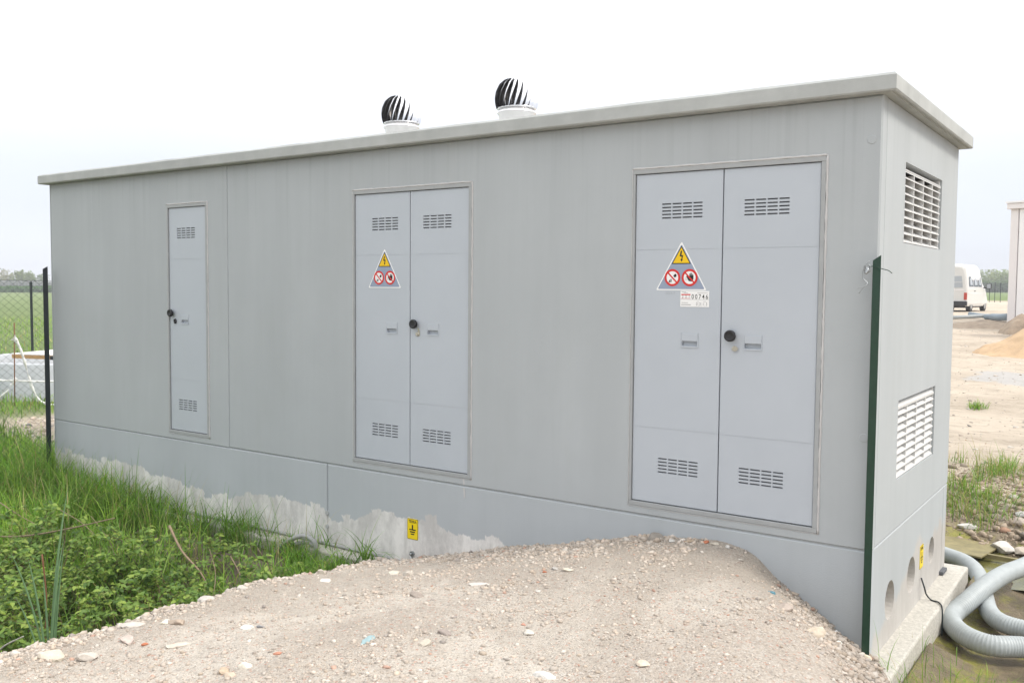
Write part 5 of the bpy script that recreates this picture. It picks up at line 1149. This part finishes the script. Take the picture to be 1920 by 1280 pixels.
o = ribbon('white_tape', [(sxp, syp, zt + .40), (sxp - .15, syp - .08, zt + .22), (sxp - .4, syp - .25, zt + .05), (sxp - .8, syp - .5, zt + .02)], .05, None, 2); tag(o, 'white tape end drooping to the left of the stake', 'tape')

# ------------------------------------------------------------ distant left: greenhouse, hedge, trees
def bearing(b, d): return CAM.x + d * math.sin(b), CAM.y + d * math.cos(b)
def pxb(px): return math.atan2(*( (F_ + R_ * ((px - 960) / 1733.07)).x, (F_ + R_ * ((px - 960) / 1733.07)).y))
def tree(name, x, y, h, w, label, tint, grp=None, nl=900, trunkf=.25, seed=0, bare=.0, cs=.16):
    r = np.random.default_rng(seed); z0 = G(x, y) - .2; t = thing(name, label, 'tree', grp, (x, y, z0)); inv = None
    SV, SF = [], []
    v, f = tube([(0, 0, 0), (.03 * w, 0, h * .3), (-.02 * w, .02 * w, h * .6), (0, 0, h * .88)], [h * .03, h * .022, h * .014, h * .004], 7); SV += v; SF += f
    ends = []
    for k in range(12):
        a_ = r.uniform(0, 6.28); u0 = r.uniform(.2, .7); b0 = Vector((0, 0, h * u0)); e_ = b0 + Vector((math.cos(a_) * w * .42, math.sin(a_) * w * .42, h * r.uniform(.12, .32))); ends.append(e_)
        v, f = tube([b0, b0.lerp(e_, .5) + Vector((0, 0, h * .03)), e_], [h * .010, h * .006, h * .002], 5, False); o_ = len(SV); SV += v; SF += [tuple(q + o_ for q in g_) for g_ in f]
    py_mesh('trunk', SV, SF, m_bark, t)
    nc = 34; cen = np.stack([r.normal(0, w * .22, nc), r.normal(0, w * .22, nc), h * (trunkf + (1 - trunkf) * r.beta(2, 1.8, nc))], 1)
    cen[:12] = np.array([tuple(e_) for e_ in ends]); wgt = r.uniform(.5, 1.2, nc)
    ci = r.integers(0, nc, nl); p = cen[ci] + r.normal(0, 1, (nl, 3)) * (w * .085) * wgt[ci][:, None]; p[:, 2] = np.clip(p[:, 2], h * .08, h)
    s = cs * w * .35 * r.uniform(.5, 1.3, nl); d1 = r.normal(0, 1, (nl, 3)); d1 /= np.linalg.norm(d1, axis=1)[:, None]; d2 = np.cross(d1, r.normal(0, 1, (nl, 3))); d2 /= np.linalg.norm(d2, axis=1)[:, None]
    V = np.stack([p - d1 * s[:, None], p + d2 * s[:, None] * .6, p + d1 * s[:, None], p - d2 * s[:, None] * .6], 1).reshape(-1, 3)
    T = (np.array([[0, 1, 2], [0, 2, 3]])[None] + (np.arange(nl) * 4)[:, None, None]).reshape(-1, 3)
    c = np.array(tint) * (wgt[ci][:, None] * .3 + .7) * r.uniform(.8, 1.2, (nl, 1)); tri_mesh('crown', V, T, m_crown, t, np.repeat(c, 4, 0)); return t
bl = {p_: pxb(p_) for p_ in (-60, 0, 20, 47, 68, 84, 95, 1835, 1850, 1862, 1874, 1886, 1898, 1780, 1800, 1820)}
def at(px_, d): return bearing(bl[px_] if px_ in bl else pxb(px_), d)
x, y = at(47, 340); tree('broad_tree', x, y, 6.6, 6.4, 'round yellow-green tree above the far white greenhouse', (.16, .20, .06), None, 1500, .2, 1)
x, y = at(68, 345); tree('broad_tree', x, y, 5.4, 4.2, 'lower darker tree just right of the round one behind the greenhouse', (.09, .14, .05), None, 900, .15, 2)
x, y = at(0, 330); tree('bare_tree', x, y, 7.2, 5.5, 'pale thinly leafed tree at the left edge above the greenhouse', (.24, .22, .15), None, 480, .2, 3)
x, y = at(16, 335); tree('bare_tree', x, y, 6.6, 4.0, 'sparse nearly bare tree left of the round yellow-green tree', (.25, .22, .17), None, 260, .3, 4)
x, y = at(84, 350); tree('broad_tree', x, y, 5.6, 4.0, 'small green tree next to the cabin edge in the far distance', (.13, .18, .06), None, 800, .15, 5)
x, y = at(30, 370); tree('broad_tree', x, y, 4.8, 9.0, 'low dark green tree row piece between the sparse and the round tree', (.09, .13, .05), None, 900, .1, 6)
# greenhouse
p0 = Vector((*at(-60, 285), 0)); p1 = Vector((*at(130, 285), 0)); d_ = (p1 - p0); Lg = d_.length; ang = math.atan2(d_.y, d_.x); gz = G(p0.x, p0.y)
gz = min(G(*p0.xy), G(*p1.xy)) - .2
t = thing('greenhouse', 'long low white roofed greenhouse with lattice girders on the far edge of the field', 'greenhouse', None, (p0.x, p0.y, gz), ang)
m_groof = mat('greenhouse_film', (.42, .43, .46), .4, var=.1, vscale=.3); m_gst = mat('greenhouse_steel', (.30, .31, .33), .5); m_gin = mat('greenhouse_shade', (.22, .24, .22), .8)
nb = 8; bw = Lg / nb
for k in range(nb):
    V = []; F = []
    for i in range(7):
        u = i / 6; V += [((k + u * .97) * bw, -3, 2.9 + .28 * math.sin(u * math.pi)), ((k + u * .97) * bw, 16, 2.9 + .28 * math.sin(u * math.pi))]
    for i in range(6): F.append((2 * i, 2 * i + 2, 2 * i + 3, 2 * i + 1))
    n_ = len(V); V += [v_[:2] + (v_[2] - .12,) for v_ in V[:n_]]; F += [(2 * i + n_, 2 * i + 1 + n_, 2 * i + 3 + n_, 2 * i + 2 + n_) for i in range(6)]
    F += [(2 * i, 2 * i + n_, 2 * i + 2 + n_, 2 * i + 2) for i in range(6)]
    py_mesh('roof_bay', V, F, m_groof, t)
bm = bmesh.new()
for k in range(nb * 4 + 1):
    x_ = k * bw / 4; box(bm, x_ - .08, x_ + .08, -3.1, -2.95, 0, 2.85)
    if k < nb * 4:
        for a_, b_ in ((2.0, 2.75), (2.75, 2.0)):
            vs = [bm.verts.new(q) for q in ((x_, -3.05, a_), (x_, -3.05, a_ + .1), (x_ + bw / 4, -3.05, b_ + .1), (x_ + bw / 4, -3.05, b_))]; bm.faces.new(vs)
box(bm, 0, Lg, -3.12, -2.98, 2.75, 2.9); box(bm, 0, Lg, -3.12, -2.98, 1.95, 2.05)
bm_obj('front_lattice', bm, m_gst, t); bx('inner_shade', 0, Lg, 2, 15.5, 0, 2.6, m_gin, t); bx('low_wall', 0, Lg, -3.05, -2.9, 0, .5, m_groof, t)
# hedge strip before it
def hedge(name, A, B, h, th, nl, tint, label, seed):
    r = np.random.default_rng(seed); u = r.uniform(0, 1, nl); off = r.uniform(-th / 2, th / 2, nl); dx, dy = B[0] - A[0], B[1] - A[1]; l = math.hypot(dx, dy)
    X = A[0] + dx * u - dy / l * off; Y = A[1] + dy * u + dx / l * off; top = h * (.75 + .35 * fbm(u * l / 2.5, u * 0 + seed, 3, seed)); Z = Ga(X, Y) + top * r.uniform(0, 1, nl) ** .7; p = np.stack([X, Y, Z], 1)
    s = .06 * h ** .3 * r.uniform(.5, 1.4, nl) * 4; d1 = r.normal(0, 1, (nl, 3)); d1 /= np.linalg.norm(d1, axis=1)[:, None]; d2 = np.cross(d1, r.normal(0, 1, (nl, 3))); d2 /= np.linalg.norm(d2, axis=1)[:, None]
    V = np.stack([p - d1 * s[:, None], p + d2 * s[:, None] * .7, p + d1 * s[:, None], p - d2 * s[:, None] * .7], 1).reshape(-1, 3)
    T = (np.array([[0, 1, 2], [0, 2, 3]])[None] + (np.arange(nl) * 4)[:, None, None]).reshape(-1, 3)
    o = tri_mesh(name, V, T, m_crown, None, np.repeat(np.array(tint) * r.uniform(.75, 1.25, (nl, 1)), 4, 0)); tag(o, label, kind='stuff')
hedge('crop_strip', at(-60, 250), at(130, 250), 1.5, 10, 9000, (.07, .15, .045), 'dark green crop strip in front of the greenhouse', 5)
# right: tree line beyond the field
k = 0
for px_, d_, h, w, tn in [(1836, 300, 6.0, 6, (.22, .25, .17)), (1850, 305, 6.6, 6, (.27, .28, .21)), (1859, 310, 6.2, 5, (.30, .30, .25)), (1868, 298, 6.6, 6, (.24, .27, .18)), (1877, 306, 6.9, 5, (.27, .29, .2)), (1886, 300, 6.2, 6, (.22, .26, .16)), (1822, 310, 6.0, 7, (.22, .25, .17)), (1806, 300, 6.0, 7, (.22, .25, .17))]:
    x, y = at(px_, d_); tree('field_tree', x, y, h, w, {1836: 'far row tree touching the front of the white van', 1850: 'far row tree right above the van mirror', 1859: 'palest tree of the far row, one right of the tree above the van mirror', 1868: 'middle tree of the far row between van and hall', 1877: 'tallest tree of the far row, next to last before the hall', 1886: 'last tree of the far row before the white hall', 1822: 'far row tree right behind the van roof', 1806: 'leftmost tree of the far row, behind the van'}[px_], tn, 'trees in the far row beyond the field', 520, .1, 40 + k); k += 1
hedge('field_hedge', at(1790, 285), at(1900, 285), 3.0, 8, 7000, (.12, .165, .09), 'dark bushy understorey along the far tree row', 9)
t = thing('site_fence', 'thin dark fence posts standing before the green field beyond the van', 'fence', None, (*at(1855, 92), 0))
for px_ in (1852, 1862, 1872.5):
    x, y = at(px_, 92); o = bx('fence_post', x - .022, x + .022, y - .022, y + .022, G(x, y) - .1, G(x, y) + 1.75, m_gdark, t); loc(o); o.matrix_parent_inverse = Matrix.Translation(-t.location)
# ------------------------------------------------------------ white hall at the right edge
hx, hy = at(1886, 41.5); hz = G(hx, hy)
t = thing('white_hall', 'tall white clad hall with a pinkish corner pilaster and cornice at the right edge', 'building', None, (hx, hy, hz - .1), -.35)
bx('side_wall', .32, 14, .05, 8, 0, 4.75, m_hall, t); bx('corner_pilaster', 0, .30, 0, 7.9, 0, 4.75, m_pilas, t, .02)
for k in range(12): bx('wall_panel', .34 + k * 1.13, .34 + k * 1.13 + 1.115, .012, .048, .12, 4.74, m_hall, t)
bx('cornice', -.10, 14.1, -.12, 8.1, 4.753, 4.98, m_pilas, t, .02); bx('roof_edge', -.14, 14.15, -.16, 8.15, 4.983, 5.05, m_hall, t)
bx('foot_plinth', -.08, 14, -.05, -.002, 0, .22, m_mgrey, t)
# orange machine poking in at the frame's right edge
x, y = at(1919.5, 36); t = thing('orange_machine', 'rounded orange-red machine counterweight cut off by the right edge', 'machine', None, (x, y, G(x, y)), -.1)
bm = bmesh.new(); box(bm, -.05, 1.4, 0, 1.2, 1.0, 2.35, .2); bm_obj('counterweight', bm, m_orange, t); bx('undercarriage', .3, 1.6, .1, 1.1, .3, 1.04, m_black, t, .05)
V, F = tube([(.6, -.05, .35), (.6, 1.25, .35)], .34, 18); py_mesh('track_wheel', V, F, m_black, t, True)
# heaps
def heap(name, cx, cy, rx, ry, h, m, label, cat, seed, n=44, pw=1.4):
    V = []; F = []
    for i in range(n + 1):
        for j in range(n + 1):
            u, v = 2 * i / n - 1, 2 * j / n - 1; x = cx + u * rx; y = cy + v * ry; r = math.hypot(u, v) * (1 + .16 * mnoise.noise(Vector((u * 1.6 + seed, v * 1.6, 0))))
            k = max(0, 1 - r); z = h * (k ** (1 / pw) if pw > 1 else k) * (1 + .10 * mnoise.noise(Vector((x * 1.2, y * 1.2, seed)))) + .05 * h * mnoise.noise(Vector((x * 4, y * 4, seed))) * (k > 0)
            V.append((x, y, G(x, y) - .06 + z))
    for i in range(n):
        for j in range(n): a0 = i * (n + 1) + j; F.append((a0, a0 + n + 1, a0 + n + 2, a0 + 1))
    o = py_mesh(name, V, F, m, None, True); tag(o, label, cat)
x, y = at(1968, 29.5); heap('sand_heap', x, y, 1.85, 2.0, 1.1, m_sand, 'cone of orange sand at the right edge of the site', 'sand heap', 3, 50, 1.0)
x, y = at(1846, 42); heap('earth_heap', x, y, 2.1, 2.4, .34, m_dirt, 'low brown earth heap in front of the white van', 'earth heap', 6, 44, 1.0)
x, y = at(1914, 38); heap('earth_heap', x, y, .70, .9, .85, m_dirt, 'steep brown earth heap against the foot of the white hall', 'earth heap', 8, 40, 1.5)
# bundles of pipe by the van
for i, (pa, da, pb, db, r_, lab) in enumerate([(1778, 46.2, 1852, 47.2, .085, 'long grey pipe lying before the van wheels'), (1815, 47.6, 1884, 46.8, .10, 'grey pipe lying behind the long one towards the hall'), (1858, 46.4, 1888, 45.2, .15, 'thick blue-grey pipe end near the white hall'), (1846, 46.9, 1887, 46.0, .12, 'blue-grey pipe beside the thick one')]):
    A = at(pa, da); B = at(pb, db); P = [(A[0], A[1], G(*A) + r_ + .02 + (.1 if i == 1 else 0)), ((A[0] + B[0]) / 2, (A[1] + B[1]) / 2, G((A[0] + B[0]) / 2, (A[1] + B[1]) / 2) + r_ + .05), (B[0], B[1], G(*B) + r_ + .10)]
    o = tube_obj('site_pipe', P, r_, m_pipe2 if i else m_hose, None, 10); tag(o, lab, 'pipe', 'pipes lying on the ground by the van')
# ------------------------------------------------------------ white high-roof van
def van():
    px_c, dist = 1811, 56.0
    x, y = at(px_c, dist); yaw = .085                      # heading slightly right of +Y
    c, s = math.cos(-yaw), math.sin(-yaw)
    W_, Lv = 1.95, 4.9
    # rear right corner sits at x,y
    ox, oy = x - c * W_ / 2, y - s * W_ / 2
    z0 = G(x, y) + .0
    t = thing('parked_van', 'white high-roof minibus van parked facing away between the cabin and the hall', 'van', None, (ox, oy, z0), -yaw)
    secs = []
    def sec(yv, hw_lo, hw_mid, hw_top, zb, zm, zr):     # half widths at sill, belt, roof; heights
        pts = [(-hw_lo * .96, zb), (-hw_lo, zb + .14), (-hw_mid, zm), (-hw_top - .04, zr - .36), (-hw_top, zr - .16), (-hw_top * .82, zr - .03), (-hw_top * .4, zr), (hw_top * .4, zr), (hw_top * .82, zr - .03), (hw_top, zr - .16), (hw_top + .04, zr - .36), (hw_mid, zm), (hw_lo, zb + .14), (hw_lo * .96, zb)]
        return [(p[0], yv, p[1]) for p in pts]
    S = [(0.04, .93, .93, .76, .42, 1.25, 2.50), (.0, .95, .96, .80, .38, 1.25, 2.42), (.12, .97, .975, .82, .32, 1.25, 2.56), (.9, .975, .985, .84, .30, 1.25, 2.62), (2.6, .975, .985, .84, .30, 1.25, 2.62), (3.05, .975, .985, .82, .30, 1.25, 2.50), (3.4, .975, .98, .78, .30, 1.25, 2.10), (3.9, .97, .965, .74, .30, 1.22, 1.72), (4.2, .96, .93, .80, .32, 1.05, 1.30), (4.7, .92, .86, .78, .34, .85, 1.08), (4.9, .85, .80, .70, .38, .75, .98)]
    S[0], S[1] = (0.0, .90, .90, .74, .44, 1.25, 2.44), (.05, .95, .965, .81, .36, 1.25, 2.53)
    rings = [sec(*q) for q in S]; V = [p for r_ in rings for p in r_]; n = 14; F = []
    for i in range(len(rings) - 1):
        for k in range(n): F.append((i * n + k, i * n + (k + 1) % n, (i + 1) * n + (k + 1) % n, (i + 1) * n + k))
    F.append(tuple(range(n))); F.append(tuple(reversed(range((len(rings) - 1) * n, len(rings) * n))))
    bm = bmesh.new(); vs = [bm.verts.new(v) for v in V]
    for f in F: bm.faces.new([vs[i] for i in f])
    body = bm_obj('body', bm, m_vanp, t, False)
    def quad(name, P, m, par, th=.012, nrm=None):
        P = [Vector(p) for p in P]; nn = (P[1] - P[0]).cross(P[2] - P[0]).normalized() if nrm is None else Vector(nrm)
        V = [p + nn * th for p in P] + [p - nn * .004 for p in P]; k = len(P); F = [tuple(range(k)), tuple(reversed(range(k, 2 * k)))] + [(i, (i + 1) % k, k + (i + 1) % k, k + i) for i in range(k)]
        bm = bmesh.new(); w_ = [bm.verts.new(v) for v in V]
        for f in F: bm.faces.new([w_[i] for i in f])
        return bm_obj(name, bm, m, par)
    # rear doors, windows
    quad('rear_window', [(-.72, -.002, 1.32), (-.06, -.002, 1.32), (-.06, -.002, 1.95), (-.66, -.002, 1.95)], m_paleglass, t, .012, (0, -1, 0)); quad('rear_window', [(.06, -.002, 1.32), (.72, -.002, 1.32), (.66, -.002, 1.95), (.06, -.002, 1.95)], m_paleglass, t, .012, (0, -1, 0))
    quad('window_bar', [(-.72, -.016, 1.60), (.72, -.016, 1.60), (.72, -.016, 1.63), (-.72, -.016, 1.63)], m_vanp, t, .006, (0, -1, 0))
    quad('door_trim', [(-.80, -.004, 1.17), (.80, -.004, 1.17), (.80, -.004, 1.22), (-.80, -.004, 1.22)], m_pilas, t, .012, (0, -1, 0)); quad('door_seam', [(-.008, -.003, .5), (.008, -.003, .5), (.008, -.003, 2.2), (-.008, -.003, 2.2)], m_mgrey, t, .004, (0, -1, 0))
    quad('plate_panel', [(-.28, -.004, .78), (.28, -.004, .78), (.28, -.004, .92), (-.28, -.004, .92)], m_pilas, t, .014, (0, -1, 0))
    bx('rear_bumper', -.97, .97, -.10, .06, .34, .58, m_black, t, .03)
    for sx in (-1, 1):
        bx('tail_light', sx * .87 - .075, sx * .87 + .075, -.03, .05, .66, 1.05, m_tail, t, .012)
        for k, (y0, y1) in enumerate(((.32, 1.22), (1.30, 2.20), (2.28, 3.05))):
            def side(yv, zv): return (sx * (.987 - (zv - 1.25) * .128), yv, zv)
            quad('side_window', [side(y0, 1.38), side(y1, 1.38), side(y1 - (.0 if k < 2 else .15), 1.92), side(y0 + (.12 if k == 0 else 0), 1.92)], m_glass, t, .010, (sx, 0, .12))
            quad('pale_pane', [side(y0 + .22, 1.47), side(y1 - .16, 1.47), side(y1 - .28, 1.83), side(y0 + .28, 1.83)], m_paleglass, t, .016, (sx, 0, .12))  # pale pane laid over the darker side glass
        quad('side_rub_strip', [(sx * .984, .2, .98), (sx * .984, 3.9, .98), (sx * .984, 3.9, 1.03), (sx * .984, .2, 1.03)], m_pilas, t, .010, (sx, 0, 0))
        quad('door_handle', [(sx * .984, 1.35, 1.12), (sx * .984, 1.6, 1.12), (sx * .984, 1.6, 1.16), (sx * .984, 1.35, 1.16)], m_black, t, .02, (sx, 0, 0))
        mi_ = bx('door_mirror', sx * 1.24 - .13, sx * 1.24 + .13, 3.45, 3.55, 1.28, 1.58, m_black, t, .03); bx('mirror_arm', min(sx * .96, sx * 1.12), max(sx * .96, sx * 1.12), 3.46, 3.52, 1.30, 1.36, m_black, t)
        bx('mirror_glass', sx * 1.24 - .10, sx * 1.24 + .10, 3.435, 3.448, 1.31, 1.55, m_paleglass, mi_)
        for yv in (.95, 3.95):
            V, F = tube([(sx * .74, yv, .33), (sx * .95, yv, .33)], .33, 22); w_ = py_mesh('wheel', V, F, m_tyre, t, False)
            V, F = tube([(sx * .94, yv, .33), (sx * .962, yv, .33)], .19, 18); py_mesh('rim', V, F, m_rim, w_)
            V, F = tube([(sx * .93, yv, .36), (sx * .985, yv, .36)], .40, 22); py_mesh('wheel_arch', V, F, m_gdark, t) if False else None
    bx('underbody', -.85, .85, .1, 4.6, .22, .40, m_black, t)
    quad('windscreen', [(-.74, 3.5, 2.0), (.74, 3.5, 2.0), (.86, 4.08, 1.30), (-.86, 4.08, 1.30)], m_glass, t, .012, (0, .75, .6))
van()
print('objects', len(bpy.data.objects))
# ------------------------------------------------------------ thin spring haze over the plain
HZ = True
if HZ:
    m_haze = bpy.data.materials.new('haze_air'); m_haze.use_nodes = True; nt = m_haze.node_tree; nt.nodes.clear(); oo = nt.nodes.new('ShaderNodeOutputMaterial'); pv = nt.nodes.new('ShaderNodeVolumePrincipled')
    pv.inputs['Color'].default_value = (.93, .95, 1, 1); pv.inputs['Density'].default_value = .0010; nt.links.new(pv.outputs[0], oo.inputs['Volume'])
    zlo = float(GZ.min()) - 1; bm = bmesh.new(); box(bm, -2600, 2600, -1600, 3100, zlo, 9.0); hz_ = bm_obj('haze', bm, m_haze); tag(hz_, 'thin pale haze lying over the plain', kind='stuff')
